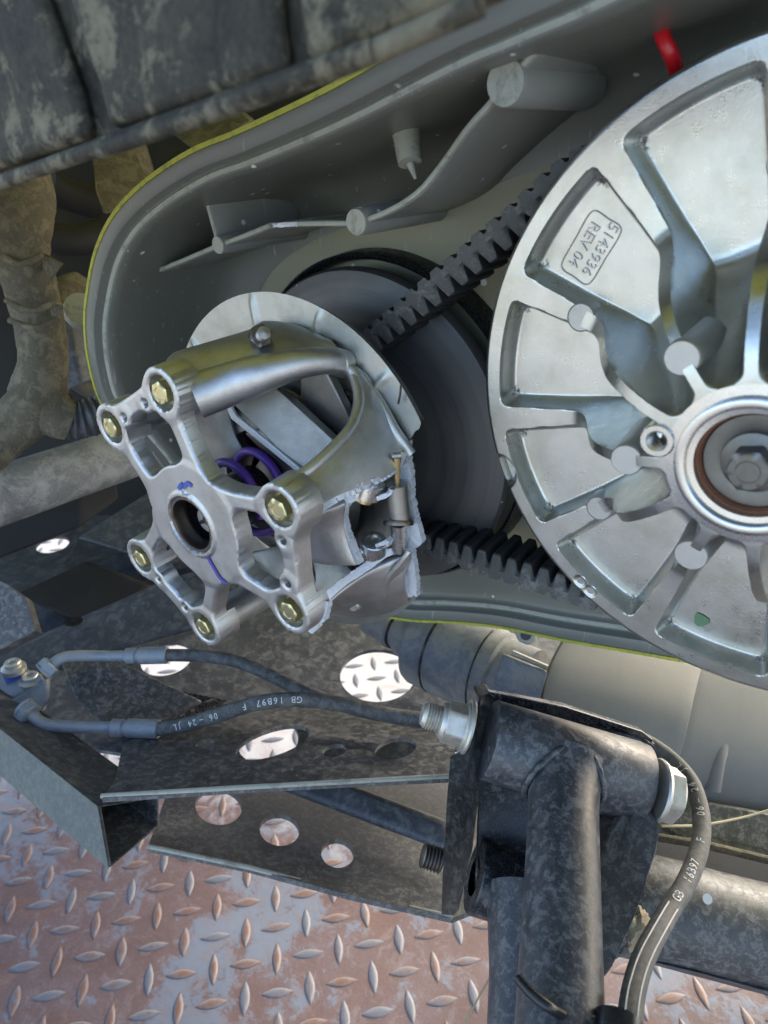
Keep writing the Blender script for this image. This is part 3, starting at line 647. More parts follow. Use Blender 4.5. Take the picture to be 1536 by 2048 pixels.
nb = P(521, 674, y=.258); ndir = P(536, 656, y=.250) - nb; ndir /= np.linalg.norm(ndir)
hexbolt(nb - ndir * .003, ndir, .0056, .006, .0062, .001, M['darksteel'], pri, 'roller_nut', .2)
v, f = lathe([(.0030 + (.0004 if i % 2 else -.0002), i * .0007) for i in range(12)] + [(0, .0084)], nb + ndir * .002, ndir, 20); mesh('nut_thread', v, f, M['steel'], pri, smooth=60)
# right gusset from the lower right bolt boss up to the flange corner
bislab('gusset', [(588, 962, .224), (615, 940, .232), (660, 900, .246), (700, 855, .262), (716, 805, .275), (708, 760, .284), (690, 722, .288)],
       [(640, 1012, .224), (672, 990, .236), (715, 972, .250), (770, 950, .268), (806, 915, .285), (770, 825, .2875), (722, 750, .289)], .0055, M['cast2'], pri, 14, .004, .001, nrm=(.3, -.8, .4))
q = smoothpath(PY([(590, 958, .222), (622, 936, .231), (664, 898, .245), (703, 853, .261), (718, 803, .274), (710, 758, .283), (692, 726, .288)]), .003)
v, f = tube(q, .0030, 12); mesh('window_lip', v, f, M['cast2'], pri)
q = smoothpath(PY([(722, 752, .287), (760, 808, .2865), (790, 862, .285), (822, 908, .287)]), .003); v, f = tube(q, .0032, 12); mesh('flange_rib', v, f, M['cast2'], pri)
# fractured wall edges
def fracture(name, px, r, parent, thick=(0, 1, 0)):
    q = smoothpath(PY(px), .0010); q = q + rng.normal(0, .00008, q.shape); n = len(q); T_, _, _ = frames(q)
    side = np.cross(T_, (0, -1., 0)); side /= np.linalg.norm(side, axis=1)[:, None]; rw = r * .85 * (1 + .10 * rng.normal(0, 1, n))[:, None]
    yb = np.array([0, 1., 0]); A_1 = q + side * rw; B_1 = q - side * rw; m_ = q + rng.normal(0, .00012, q.shape) - yb * .0003
    rows = [A_1 + yb * .004, A_1, m_, B_1, B_1 + yb * .004]; idx = np.arange(5 * n).reshape(5, n)
    return mesh(name, np.vstack(rows), np.stack([idx[:-1, :-1], idx[:-1, 1:], idx[1:, 1:], idx[1:, :-1]], -1).reshape(-1, 4), M['fracture'], parent, smooth=25)
fracture('fracture_edge', [(640, 1016, .226), (668, 998, .234), (700, 984, .243), (735, 968, .254), (768, 952, .266), (790, 935, .275), (803, 905, .283)], .0026, pri)
fracture('fracture_edge', [(803, 905, .286), (812, 960, .286), (815, 1005, .285), (825, 1045, .284), (832, 1078, .284), (815, 1098, .285), (822, 1150, .287), (825, 1190, .288)], .0040, pri)
bislab('fracture_face', [(800, 890, .290), (798, 960, .288), (800, 1010, .287), (806, 1060, .286), (806, 1100, .288), (808, 1190, .290)],
       [(822, 880, .291), (818, 960, .290), (822, 1010, .289), (834, 1070, .288), (826, 1105, .290), (828, 1190, .292)], .006, M['fracture'], pri, 6, 0, .001)
# inner tower web left standing, with its broken C-shaped edge
bislab('inner_web', [(606, 1030, .246), (602, 1060, .248), (604, 1090, .250), (606, 1112, .252)], [(690, 1000, .256), (688, 1045, .258), (700, 1092, .259), (715, 1128, .260)], .005, M['cast2'], pri, 12, .003, .0008)
fracture('fracture_edge', [(745, 968, .262), (718, 992, .260), (690, 1004, .256), (682, 1030, .256), (688, 1062, .257), (700, 1094, .258), (714, 1128, .259)], .0024, pri)
fracture('fracture_edge', [(700, 1096, .259), (712, 1108, .262), (724, 1100, .264)], .0016, pri)
# rollers
def roller(px, py, y, r, parent, ax=(.25, .2, .95)):
    c = P(px, py, y=y); a = np.array(ax) / np.linalg.norm(ax)
    v, f = lathe([(r * .5, -.004), (r, -.004), (r, .004), (r * .93, .0046), (r * .6, .0046), (r * .55, .003), (0, .003)], c, a, 40); o = mesh('roller', v, f, M['machined'], parent)
    v, f = lathe([(r * .62, -.0078), (r * .66, -.0074), (r * .66, -.0042), (r * .5, -.0042)], c, a, 40); mesh('bushing', v, f, M['bronze'], o); return o
roller(736, 976, .268, .0088, pri); roller(746, 1092, .272, .0080, pri, (.2, -.1, .97))
fracture('fracture_edge', [(754, 997, .264), (775, 990, .268), (782, 978, .270)], .0016, pri); fracture('fracture_edge', [(752, 1092, .268), (772, 1084, .270), (776, 1080, .271), (773, 1092, .271)], .0013, pri)
# pin and shaft in the break
v, f = tube(PY([(787, 911, .274), (805, 910, .274)]), .0016, 12); mesh('pin_head', v, f, M['machined'], pri)
v, f = tube(PY([(795, 914, .275), (794, 950, .276), (795, 985, .277)]), .0018, 16); mesh('pin', v, f, M['bronze'], pri)
v, f = tube(smoothpath(PY([(793, 968, .277), (795, 1000, .277), (800, 1038, .277)]), .003), .0058, 24); mesh('roller_shaft', v, f, M['steel'], pri)
v, f = lathe([(.004, -.0016), (.0082, -.0014), (.0086, 0), (.0082, .0014), (.004, .0016)], P(797, 1046, y=.277), UP, 32); mesh('collar', v, f, M['darksteel'], pri)
v, f = tube(PY([(797, 1048, .278), (798, 1100, .280)]), .0042, 20); mesh('lower_pin', v, f, M['machined'], pri)
# lower chunk of the sheave
bislab('lower_chunk', [(652, 1200, .256), (690, 1168, .262), (735, 1138, .270), (785, 1115, .279), (818, 1104, .286)], [(668, 1222, .290), (705, 1228, .291), (745, 1225, .291), (785, 1215, .291), (818, 1196, .291)], .006, M['cast2'], pri, 12, .004, .001)
fracture('fracture_edge', [(650, 1196, .254), (690, 1162, .260), (735, 1132, .268), (770, 1108, .276), (800, 1100, .282)], .0026, pri)
bislab('inner_fin', [(764, 1192, .276), (775, 1155, .274), (800, 1125, .274), (818, 1102, .276)], [(772, 1196, .290), (795, 1172, .290), (812, 1150, .290), (820, 1120, .290)], .003, M['cast2'], pri, 6, 0, .0008)
v, f = cyl(P(703, 1210, y=.272), P(703, 1210, y=.272) + [0, .02, 0], .0052, 28, ch=.0008); mesh('chunk_boss', v, f, M['cast2'], pri)
# broken boss side, lower right
fracture('fracture_edge', [(645, 1200, .222), (640, 1222, .220), (628, 1242, .218), (612, 1256, .217)], .0048, pri)
# spider and cam arms inside
def slab(name, l, vec, mat, bevel=.0008): 
    V0, F0 = prism(PY(l), vec); return mesh(name, V0, F0, mat, pri, smooth=30, bevel=bevel)
slab('spider_arm', [(440, 782, .252), (478, 770, .256), (548, 770, .262), (690, 900, .268), (640, 948, .258), (606, 950, .254)], (.001, .008, -.004), M['castdark'])
slab('spider_arm_edge', [(438, 784, .2505), (446, 783, .2505), (470, 830, .2508), (614, 950, .2525), (603, 952, .2525), (462, 838, .2508)], (0, .002, 0), M['fracture'], .0004)
slab('spider_arm', [(600, 735, .272), (650, 740, .276), (712, 860, .282), (680, 880, .280), (600, 800, .275)], (0, .006, 0), M['castdark'])
v, f = lathe([(.058, 0), (.052, -.012), (.040, -.018), (.036, -.018), (.036, .02), (.058, .02)], np.array([Pc[0], .284, Pc[2]]), AXY, 64, cap=False); mesh('spider_hub', v, f, M['castdark'], pri)
v, f = lathe([(.016, 0), (.020, 0), (.036, .006), (.036, .03), (.016, .03)], np.array([Pc[0], .272, Pc[2]]), AXY, 64); mesh('spring_seat', v, f, M['darksteel'], pri)
bislab('cam_block', [(395, 800, .262), (410, 900, .262), (430, 930, .264)], [(460, 800, .268), (475, 860, .268), (500, 905, .268)], .01, M['castdark'], pri, 6, .002, .001)
bislab('cam_block', [(500, 860, .266), (540, 905, .266), (570, 960, .266)], [(560, 850, .272), (600, 890, .272), (620, 930, .272)], .01, M['darksteel'], pri, 6, .002, .001)
bislab('lower_arm', [(500, 1105, .262), (540, 1140, .262), (560, 1180, .262)], [(590, 1080, .276), (625, 1130, .276), (640, 1180, .276)], .01, M['castdark'], pri, 6, .002, .001)
bislab('lower_arm', [(560, 1150, .270), (600, 1190, .270), (620, 1230, .270)], [(660, 1090, .286), (700, 1130, .286), (730, 1160, .286)], .008, M['castdark'], pri, 6, .002, .001)
# purple coil spring
tt = np.linspace(0, 2.2 * 2 * math.pi, 200); hx = np.stack([Pc[0] + .0245 * np.cos(tt), .236 + .042 * tt / tt[-1], Pc[2] + .0245 * np.sin(tt)], 1)
v, f = tube(hx, .0027, 14); mesh('coil_spring', v, f, M['purple'], pri)
# dark fixed sheave
v, f = lathe([(.020, -.012), (.03, -.012), (.111, .004), (.1125, .006), (.1125, .012), (.03, .018)], np.array([Pc[0], .3575, Pc[2]]), AXY, 160); mesh('fixed_sheave', v, f, M['sheave'], pri, smooth=40)
v, f = lathe([(.021, .0), (.021, .08)], np.array([Pc[0], .272, Pc[2]]), AXY, 40); mesh('crank_post', v, f, M['steel'], pri)
stroke('black_marker_stroke', [(653, 755), (662, 751), (677, 750)], .2855, .0007, M['blackink'], pri)
stroke('black_marker_stroke', [(681, 785), (688, 780), (700, 789)], .2855, .0007, M['blackink'], pri)
stroke('black_marker_stroke', [(694, 815), (700, 811), (706, 812)], .2855, .0007, M['blackink'], pri)
stroke('black_marker_stroke', [(803, 768), (801, 790), (797, 808)], .2868, .0007, M['blackink'], pri)
# ================================================================ clutch housing (inner cover)
hou = thing('clutch_housing', 'open grey plastic clutch housing with lime yellow outer edge', 'housing', (-.2, .41, .40))
lipY = [(1300, -150, .272), (1010, -2, .276), (880, 60, .278), (650, 188, .28), (480, 268, .28), (380, 310, .28), (290, 370, .28), (230, 432, .28), (195, 502, .28), (178, 580, .28), (172, 650, .28), (181, 730, .281), (204, 805, .284),
        (250, 860, .290), (300, 915, .300), (350, 975, .312), (480, 1100, .350), (620, 1190, .370), (790, 1233, .381), (900, 1241, .385), (1000, 1251, .386), (1130, 1277, .386), (1340, 1313, .386), (1480, 1345, .386)]
lp = [P(*a[:2], y=a[2]) for a in lipY] + [np.array(k_) for k_ in ((.10, .386, .50), (.17, .37, .60), (.18, .33, .72), (.14, .29, .84), (.04, .275, .90))]
lip = smoothpath(lp, .006, True)
c2 = lip.mean(0)
Tt = np.roll(lip, -1, 0) - np.roll(lip, 1, 0); Tt[:, 1] = 0; Tt /= np.linalg.norm(Tt, axis=1)[:, None]
Nin = np.stack([Tt[:, 2], np.zeros(len(lip)), -Tt[:, 0]], 1)
if ((c2 - lip) * Nin).sum() < 0: Nin = -Nin
YBK = .392
def lring(inset, fy, dy=0):
    q = lip + Nin * inset; q = q.copy(); q[:, 1] = lip[:, 1] * (1 - fy) + YBK * fy + dy; return q
def loft(rings, close=True):
    n = len(rings[0]); V_ = np.concatenate(rings); idx = np.arange(len(rings) * n).reshape(-1, n); nx_ = np.roll(idx, -1, 1)
    return V_, np.stack([idx[:-1], nx_[:-1], nx_[1:], idx[1:]], -1).reshape(-1, 4)
v, f = loft([lring(-.0026, 0, .006), lring(-.0032, 0, .002), lring(-.0026, 0, -.0006), lring(-.0002, 0, -.0008), lring(.0, 0, .004)]); mesh('yellow_edge', v, f, M['yellow'], hou)
v, f = loft([lring(.0001, 0, .006), lring(.0001, 0, 0), lring(.0075, 0, .0004), lring(.0082, 0, .001), lring(.0086, 0, .006), lring(.0098, 0, .007), lring(.0135, 0, .0065), lring(.0148, 0, .0075), lring(.0162, 0, .014), lring(.0168, .35), lring(.018, .70), lring(.021, .88), lring(.028, .97), lring(.050, 1.0)])
mesh('side_wall', v, f, M['housing'], hou, smooth=60)
v, f = loft([lring(.0100, 0, .0064), lring(.0112, 0, .0052), lring(.0124, 0, .0056), lring(.0134, 0, .0064)]); mesh('gasket_bead', v, f, M['edge'], hou)
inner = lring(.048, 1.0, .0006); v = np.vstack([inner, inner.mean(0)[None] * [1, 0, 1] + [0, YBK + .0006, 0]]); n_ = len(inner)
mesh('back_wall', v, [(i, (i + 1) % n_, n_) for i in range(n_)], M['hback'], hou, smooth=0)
# inner curved baffle wall and its bosses
ys = .318
front = smoothpath(PY([(1330, -110, .296), (1190, -5, .297), (1112, 60, .298), (1048, 132, .299), (1012, 168, .300), (985, 206, .302), (940, 256, .307), (880, 338, ys), (835, 388, ys), (775, 424, ys), (713, 444, ys), (650, 446, ys), (600, 447, ys)]), .005)
bk = front.copy(); bk[:, 1] = YBK; bk[:, 2] -= .002
def wall2(name, A, B, th_, mat, parent, rows=5):
    t_ = np.linspace(0, 1, rows)[:, None, None]; G_ = A[None] * (1 - t_) + B[None] * t_; n = len(A)
    idx = np.arange(rows * n).reshape(rows, n); F0 = np.stack([idx[:-1, :-1], idx[:-1, 1:], idx[1:, 1:], idx[1:, :-1]], -1).reshape(-1, 4)
    return mesh(name, G_.reshape(-1, 3), F0, mat, parent, smooth=40, solid=th_, bevel=.0008)
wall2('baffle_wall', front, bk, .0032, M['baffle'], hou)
q = front - [0, .0014, 0]; v, f = tube(q, .0015, 8); mesh('baffle_edge', v, f, M['edge'], hou)
f2 = smoothpath(PY([(545, 450, .318), (490, 472, .318), (437, 492, .318), (370, 520, .320), (306, 546, .324)]), .005); b2 = f2.copy(); b2[:, 1] = np.linspace(YBK, .36, len(f2)); b2[:, 2] -= .002
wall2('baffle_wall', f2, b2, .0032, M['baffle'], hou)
v, f = tube(f2 - [0, .0012, 0], .0015, 8); mesh('baffle_edge', v, f, M['edge'], hou)
fracture('broken_edge', [(600, 448, .318), (575, 449, .320), (545, 451, .318)], .0014, hou)
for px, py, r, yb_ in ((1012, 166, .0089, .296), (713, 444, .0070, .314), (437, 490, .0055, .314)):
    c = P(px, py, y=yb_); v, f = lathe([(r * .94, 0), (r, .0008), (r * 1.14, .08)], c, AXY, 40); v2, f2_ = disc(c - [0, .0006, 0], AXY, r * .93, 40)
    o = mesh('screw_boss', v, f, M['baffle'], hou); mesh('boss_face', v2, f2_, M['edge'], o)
# gusset plate up to the wall
A = np.array(PY([(412, 380, .318), (420, 415, .318), (437, 478, .318)])); B = np.array(PY([(588, 376, .388), (592, 405, .388), (597, 440, .388)]))
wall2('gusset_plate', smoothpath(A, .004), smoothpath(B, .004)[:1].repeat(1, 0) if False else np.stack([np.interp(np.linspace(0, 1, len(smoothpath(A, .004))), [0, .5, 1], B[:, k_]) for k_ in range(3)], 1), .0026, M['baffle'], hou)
v, f = tube(smoothpath(A - [0, .001, 0], .004), .0014, 8); mesh('baffle_edge', v, f, M['edge'], hou)
# vent nipple
v, f = tube(PY([(801, 195, .345), (811, 258, .336), (820, 326, .330)]), [.0085, .0072, .0060], 24); o = mesh('vent_nipple', v, f, M['edge'], hou)
v, f = tube(PY([(820, 326, .330), (832, 358, .330)]), [.0022, .0009], 12); mesh('vent_needle', v, f, M['edge'], o)
# crankshaft seal ring in the back wall
v, f = lathe([(.1135, .006), (.1150, -.001), (.1170, -.003), (.1188, -.001), (.1200, .02), (.1120, .02)], np.array([Pc[0], .377, Pc[2] + .001]), AXY, 128, cap=False); mesh('seal_ring', v, f, M['blackseal'], hou, smooth=50)
# raised lightening pads on the back wall
# red cable
q = smoothpath(PY([(1322, 62, .338), (1330, 85, .336), (1345, 115, .338), (1352, 140, .345)]), .002); v, f = tube(q, .0031, 14)
tag(mesh('red_cable', v, f, M['red']), 'short glossy red cable end beside the large round clutch', 'cable')
# ================================================================ dusty plastic liner, close to the lens
YL = .150
lin = thing('fender_liner', 'dust caked black plastic fender liner with moulded ribs', 'fender liner', P(300, 330, y=YL))
def lpoly(l, y, dp, name, bevel):
    V0, F0 = prism([P(a, b, y=y) for a, b in l], (0, dp, 0)); return mesh(name, V0, F0, M['liner'], lin, smooth=30, bevel=bevel, seg=4)
lpoly([(-900, 698), (205, 298), (585, 170), (960, 12), (1100, -60), (1060, -260), (-900, -260)], YL + .006, .006, 'liner_skin', .002)
lpoly([(-900, 632), (168, 280), (148, 190), (78, 0), (20, -180), (-900, -180)], YL, .007, 'liner_panel', .004)
lpoly([(214, 262), (562, 146), (545, 0), (530, -180), (80, -180), (140, 20), (192, 170)], YL, .007, 'liner_panel', .004)
lpoly([(606, 128), (930, -4), (1000, -50), (980, -180), (580, -180), (590, 0)], YL, .007, 'liner_panel', .004)
v, f = tube(smoothpath(PY([(-900, 690, YL + .002), (0, 366, YL + .002), (200, 300, YL), (400, 232, YL), (585, 168, YL + .002), (760, 98, YL + .002), (960, 8, YL + .002)]), .01), .0026, 16); mesh('liner_lip', v, f, M['liner'], lin)
v, f = box((-.2, .82, .958), (1.2, 0, 0), (0, .70, 0), (0, 0, .003)); tag(mesh('lime_tint_panel', v, f, M['lime'], bevel=.001), 'unseen lime yellow panel added above the engine bay to tint and shade it', 'tint panel')  # out of view; added for the tint and shade it gives below
# ================================================================ engine bay behind, left side
def dark(name, l, vec, mat, label, cat, bevel=.004, parent=None):
    V0, F0 = prism(PD(l), vec); o = mesh(name, V0, F0, mat, parent, smooth=30, bevel=bevel, seg=3)
    if parent is None: tag(o, label, cat)
    return o
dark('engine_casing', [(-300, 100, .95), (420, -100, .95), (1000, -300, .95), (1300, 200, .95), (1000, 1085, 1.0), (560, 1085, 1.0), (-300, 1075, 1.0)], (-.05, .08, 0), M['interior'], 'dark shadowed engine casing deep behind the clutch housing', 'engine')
dark('support_bracket', [(180, 300, .60), (262, 260, .62), (282, 330, .62), (300, 400, .60), (205, 430, .58), (190, 380, .58)], (-.01, .02, 0), M['dust'], 'tan dusted flat support bracket under the fender liner', 'bracket', .002)
br = dark('holed_bracket', [(330, 250, .62), (450, 200, .62), (500, 240, .60), (470, 262, .59), (385, 300, .59), (350, 272, .61)], (-.006, .012, 0), M['dust'], 'dusty bracket tab with one round hole above the yellow edge', 'bracket', .0015)
v, f = disc(P(402, 240, d=.590), -FW + .2 * RT, .0055, 24); mesh('bracket_hole', v, f, M['blackseal'], br)
har = thing('wire_harness', 'thick wire harness bundle wrapped in tan dusty tape', 'harness', P(60, 800, d=.53))
def wrap(l, r, n=28, amp=.05, st=.003):
    q = smoothpath(PD(l), st); rd = np.interp(np.linspace(0, 1, len(q)), np.linspace(0, 1, len(r)), r); k1 = rng.random(len(q)) * .02
    return tube(q, rd + k1 * .02, n, wob=lambda i, a: 1 + amp * np.sin(2 * a + i * .22) + amp * .7 * np.sin(3 * a - i * .37 + 1) + .6 * amp * ((i * .11 + a / 6.28) % 1))
v, f = wrap([(-30, 60, .47), (0, 190, .485), (20, 300, .50), (40, 360, .50), (45, 430, .50), (42, 510, .51), (58, 570, .52), (78, 640, .53), (85, 720, .54), (78, 790, .55)], [.022, .022, .022, .0205, .0200, .0195, .0205, .0175, .0165, .0175, .022]); trunk_ = mesh('harness_trunk', v, f, M['dust'], har, smooth=60)
v, f = wrap([(85, 760, .545), (60, 815, .545), (10, 870, .54), (-40, 915, .53)], [.018, .020, .0165, .015]); mesh('harness_branch', v, f, M['dust'], har, smooth=60)
v, f = wrap([(70, 790, .55), (110, 828, .55), (140, 840, .555)], [.018, .019, .0155]); mesh('harness_branch', v, f, M['dust'], har, smooth=60)
q = smoothpath(PD([(130, 840, .555), (165, 838, .56), (200, 828, .565), (230, 815, .57)]), .0012); v, f = tube(q, .0145 + .0012 * np.sin(np.arange(len(q)) * 1.4), 24); mesh('corrugated_conduit', v, f, M['rail'], har, smooth=60)
for l in ([(5, 512, .488), (40, 528, .486), (85, 510, .492)], [(12, 600, .498), (60, 622, .497), (110, 606, .505)], [(18, 640, .505), (70, 655, .505), (112, 640, .512)]):
    v, f = tube(smoothpath(PD(l), .004), .0022, 10); mesh('tape_fold', v, f, M['dust'], har)
v, f = prism(PD([(80, 505, .50), (122, 528, .50), (98, 560, .505), (85, 540, .505)]), (0, .002, 0)); mesh('tape_flap', v, f, M['dust'], har, smooth=0)
v, f = prism(PD([(100, 612, .505), (118, 610, .505), (119, 632, .505), (102, 634, .505)]), (0, .004, 0)); mesh('tie_head', v, f, M['dust'], har, bevel=.001)
# bracket with washer face at the housing edge
lug_ = thing('mounting_ear', 'pale dusty mounting ear with bolt hole beside the yellow edge', 'mounting ear', P(150, 640, d=.60))
v, f = prism(PD([(103, 560, .60), (125, 550, .60), (180, 590, .61), (185, 665, .60), (150, 645, .59), (118, 605, .59)]), (-.01, .02, 0)); mesh('ear_plate', v, f, M['dust'], lug_, bevel=.003)
v, f = lathe([(.003, -.002), (.012, -.002), (.013, .0), (.013, .012)], P(158, 625, d=.585), -FW + .6 * RT, 32); mesh('washer_face', v, f, M['edge'], lug_)
for i, (l, r, m_, nm, lb) in enumerate((
    ([(70, 470, .72), (150, 480, .74), (200, 468, .76)], .016, 'interior', 'coolant_hose', 'dark hose running behind the wrapped wire harness'),
    ([(95, 370, .78), (140, 390, .8), (200, 410, .82)], .018, 'interior', 'air_hose', 'dark air hose in the shadow under the support bracket'),
    ([(120, 740, .70), (160, 770, .72), (215, 800, .74)], .008, 'block', 'thin_pipe', 'thin dusty pipe below the mounting ear'))):
    v, f = tube(smoothpath(PD(l), .006), r, 18); tag(mesh(nm, v, f, M[m_]), lb, 'pipe')
dark('strut_bar', [(98, 640, .68), (130, 620, .68), (165, 770, .68), (110, 790, .68)], (-.006, .03, 0), M['rail'], 'blue grey strut bar between harness and clutch housing', 'strut')
dark('dark_strut', [(140, 640, .74), (165, 640, .74), (200, 800, .74), (170, 800, .74)], (0, .03, 0), M['block'], 'narrow dusty strut beside the blue grey strut bar', 'strut')
v, f = cyl(P(-120, 1032, d=.60) * 1.7 - P(420, 850, d=.80) * .7, P(420, 850, d=.80), .0262, 40); tag(mesh('frame_tube', v, f, M['tubegrey']), 'dusty blue black round frame tube crossing behind the broken clutch', 'frame tube')
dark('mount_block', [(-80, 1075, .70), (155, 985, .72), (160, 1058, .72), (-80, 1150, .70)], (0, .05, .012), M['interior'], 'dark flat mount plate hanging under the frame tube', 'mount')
# ================================================================ chassis
def plate_z(name, outline, z, th_, holes, mat, label, cat, cell=.003, slope=None):
    """near-horizontal sheet: outline and holes given as pixels on the plane z"""
    o2 = [P(a, b, z=z)[:2] for a, b in outline]; x0, x1 = min(p[0] for p in o2), max(p[0] for p in o2); y0, y1 = min(p[1] for p in o2), max(p[1] for p in o2)
    hs = []
    for a, b, wpx in holes:
        c = P(a, b, z=z); hs.append((c[0], c[1], np.linalg.norm(P(a + wpx / 2, b, z=z) - P(a - wpx / 2, b, z=z)) / 2))
    def sd(x, y):
        d = sd_poly(x, y, o2)
        for a, b, r in hs: d = np.maximum(d, -sd_circle(x, y, a, b, r))
        return d
    v, f = casting(sd, lambda x, y, d: x * 0, (x0 - cell, x1 + cell, y0 - cell, y1 + cell), cell, th_, (0, 0, z), (1, 0, 0), (0, 1, 0), (0, 0, 1))
    o = mesh(name, v, f, mat, None, smooth=30); tag(o, label, cat); return o
skid = plate_z('skid_plate', [(-250, 1130), (60, 985), (330, 960), (860, 1080), (1250, 1290), (1330, 1450), (900, 1500), (600, 1560), (200, 1500), (-250, 1480)], .30, .004, [(333, 1317, 100), (755, 1349, 150), (105, 1089, 62), (536, 1480, 120)], M['rail'], 'dusty black skid plate with large round holes showing the floor', 'skid plate')
# rail
v, f = prism(PD([(-60, 1335, .66), (60, 1275, .66), (330, 1158, .68), (560, 1092, .70), (720, 1060, .72), (760, 1130, .70), (560, 1210, .66), (240, 1300, .62), (-60, 1400, .60)]), (0, .02, -.008))
rl = tag(mesh('chassis_rail', v, f, M['rail'], bevel=.010, seg=4), 'dusty blue black chassis rail with one small hole below the clutch cover', 'chassis rail')
v, f = disc(P(148, 1243, d=.642), UP * .9 - FW * .45, .0078, 24); mesh('rail_hole', v, f, M['blackseal'], rl)
dark('inner_crossmember', [(150, 1075, .86), (330, 1130, .84), (600, 1010, .90), (330, 960, .92)], (0, .02, -.02), M['rail'], 'flat shadowed crossmember deep under the clutch cover', 'crossmember')
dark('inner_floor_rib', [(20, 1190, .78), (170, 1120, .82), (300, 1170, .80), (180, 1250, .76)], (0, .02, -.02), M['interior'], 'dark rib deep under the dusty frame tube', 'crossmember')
dark('bracket_corner', [(-60, 1140, .56), (10, 1165, .56), (52, 1195, .56), (72, 1262, .56), (-60, 1330, .55)], (-.004, .006, -.01), M['paint2'], 'dirt specked plate corner left of the small rail hole', 'bracket', .001)
# square tube with open end
sq = thing('square_tube', 'open ended square steel tube with dusty pale side', 'square tube', P(150, 1700, d=.46))
e4 = [P(198, 1612, d=.452), P(318, 1592, d=.500), P(318, 1652, d=.492), P(220, 1736, d=.440)]   # open end corners: top-left, top-right, bottom-right, bottom-left
axs = (P(-120, 1360, d=.560) - P(198, 1612, d=.452)) * 2.4
cen4 = sum(e4) / 4; inn = [cen4 + (p - cen4) * .93 for p in e4]
V0 = e4 + [p + axs for p in e4] + inn + [p + axs for p in inn]
F0 = [(i, (i + 1) % 4, 4 + (i + 1) % 4, 4 + i) for i in range(4)] + [(8 + i, 12 + i, 12 + (i + 1) % 4, 8 + (i + 1) % 4) for i in range(4)] + [(i, 8 + i, 8 + (i + 1) % 4, (i + 1) % 4) for i in range(4)]
mesh('tube_body', V0, F0, M['paint2'], sq, bevel=.0015)
# pale flank sheet of the tube
fl4 = [e4[0], e4[3], e4[3] + axs, e4[0] + axs]; nn = np.cross(np.array(fl4[1]) - fl4[0], np.array(fl4[3]) - fl4[0]); nn /= np.linalg.norm(nn); nn *= np.sign(nn @ (CAM - fl4[0]))
m_fl = m_dusty('mud_caked_flank', (.085, .092, .088), (.25, .26, .215), .56, 150, .7, .95, fine=500, bs=.5, edge=.25, sharp=.06)
v, f = prism(np.array(fl4) + nn * .0006, nn * .0006); mesh('mud_coat', v, f, m_fl, sq, smooth=0)
# gusset plate with oval holes
def plate_tri(name, outline, corners, th_, holes, mat, label, cat, cell=.0025, lipedge=None):
    """flat plate through three pixel/depth corners"""
    a, b, c = [P(x, y, d=d) for x, y, d in corners]; n = np.cross(b - a, c - a); n /= np.linalg.norm(n); n *= np.sign(n @ (CAM - a)); u = (b - a) / np.linalg.norm(b - a); v_ = np.cross(n, u)
    def onp(px, py):
        r = FW + RT * (px - 768) / FPX - UP * (py - 1024) / FPX; t_ = ((a - CAM) @ n) / (r @ n); q = CAM + r * t_ - a; return np.array([q @ u, q @ v_])
    o2 = [onp(*p) for p in outline]; h2 = [[onp(x + w_ * math.cos(t_), y + h_ * math.sin(t_) + w_ * math.cos(t_) * sk) for t_ in np.arange(20) / 20 * 2 * math.pi] for x, y, w_, h_, sk in holes]
    xs = [p[0] for p in o2]; yy = [p[1] for p in o2]
    def sd(x, y):
        d = sd_poly(x, y, o2)
        for h in h2: d = np.maximum(d, -sd_poly(x, y, h))
        return d
    v, f = casting(sd, lambda x, y, d: x * 0, (min(xs) - cell, max(xs) + cell, min(yy) - cell, max(yy) + cell), cell, th_, a, u, v_, n)
    o = mesh(name, v, f, mat, None, smooth=30); tag(o, label, cat); return o
gp_ = plate_tri('gusset_plate', [(205, 1596), (230, 1560), (250, 1470), (420, 1430), (640, 1402), (860, 1440), (910, 1470), (910, 1556), (700, 1566), (480, 1578)], [(205, 1590, .452), (900, 1556, .475), (640, 1402, .62)], .003,
      [(545, 1485, 74, 28, -.28), (412, 1487, 21, 9, -.2), (669, 1501, 24, 13, -.15), (792, 1497, 42, 21, -.15), (574, 1540, 12, 6, -.2)], M['paint2'], 'black gusset plate with a row of oval holes, dust scratched', 'gusset plate')
v, f = tube(PD([(202, 1592, .450), (480, 1575, .46), (700, 1563, .467), (905, 1552, .474)]), .0016, 8); mesh('worn_edge', v, f, M['edge'], gp_)
# diagonal black flange behind the hoses
dark('angle_strut', [(118, 1320, .60), (200, 1305, .60), (400, 1400, .59), (330, 1440, .57), (232, 1468, .545), (150, 1400, .57)], (0, .004, -.006), M['paint'], 'black sloping angle strut between brake junction and gusset plate', 'strut', .002)
dark('shadow_strut', [(320, 1372, .66), (560, 1420, .62), (480, 1440, .60), (330, 1460, .60), (250, 1490, .56)], (0, .006, -.02), M['paintdark'], 'black strut under the curved brake hose', 'strut', .002)
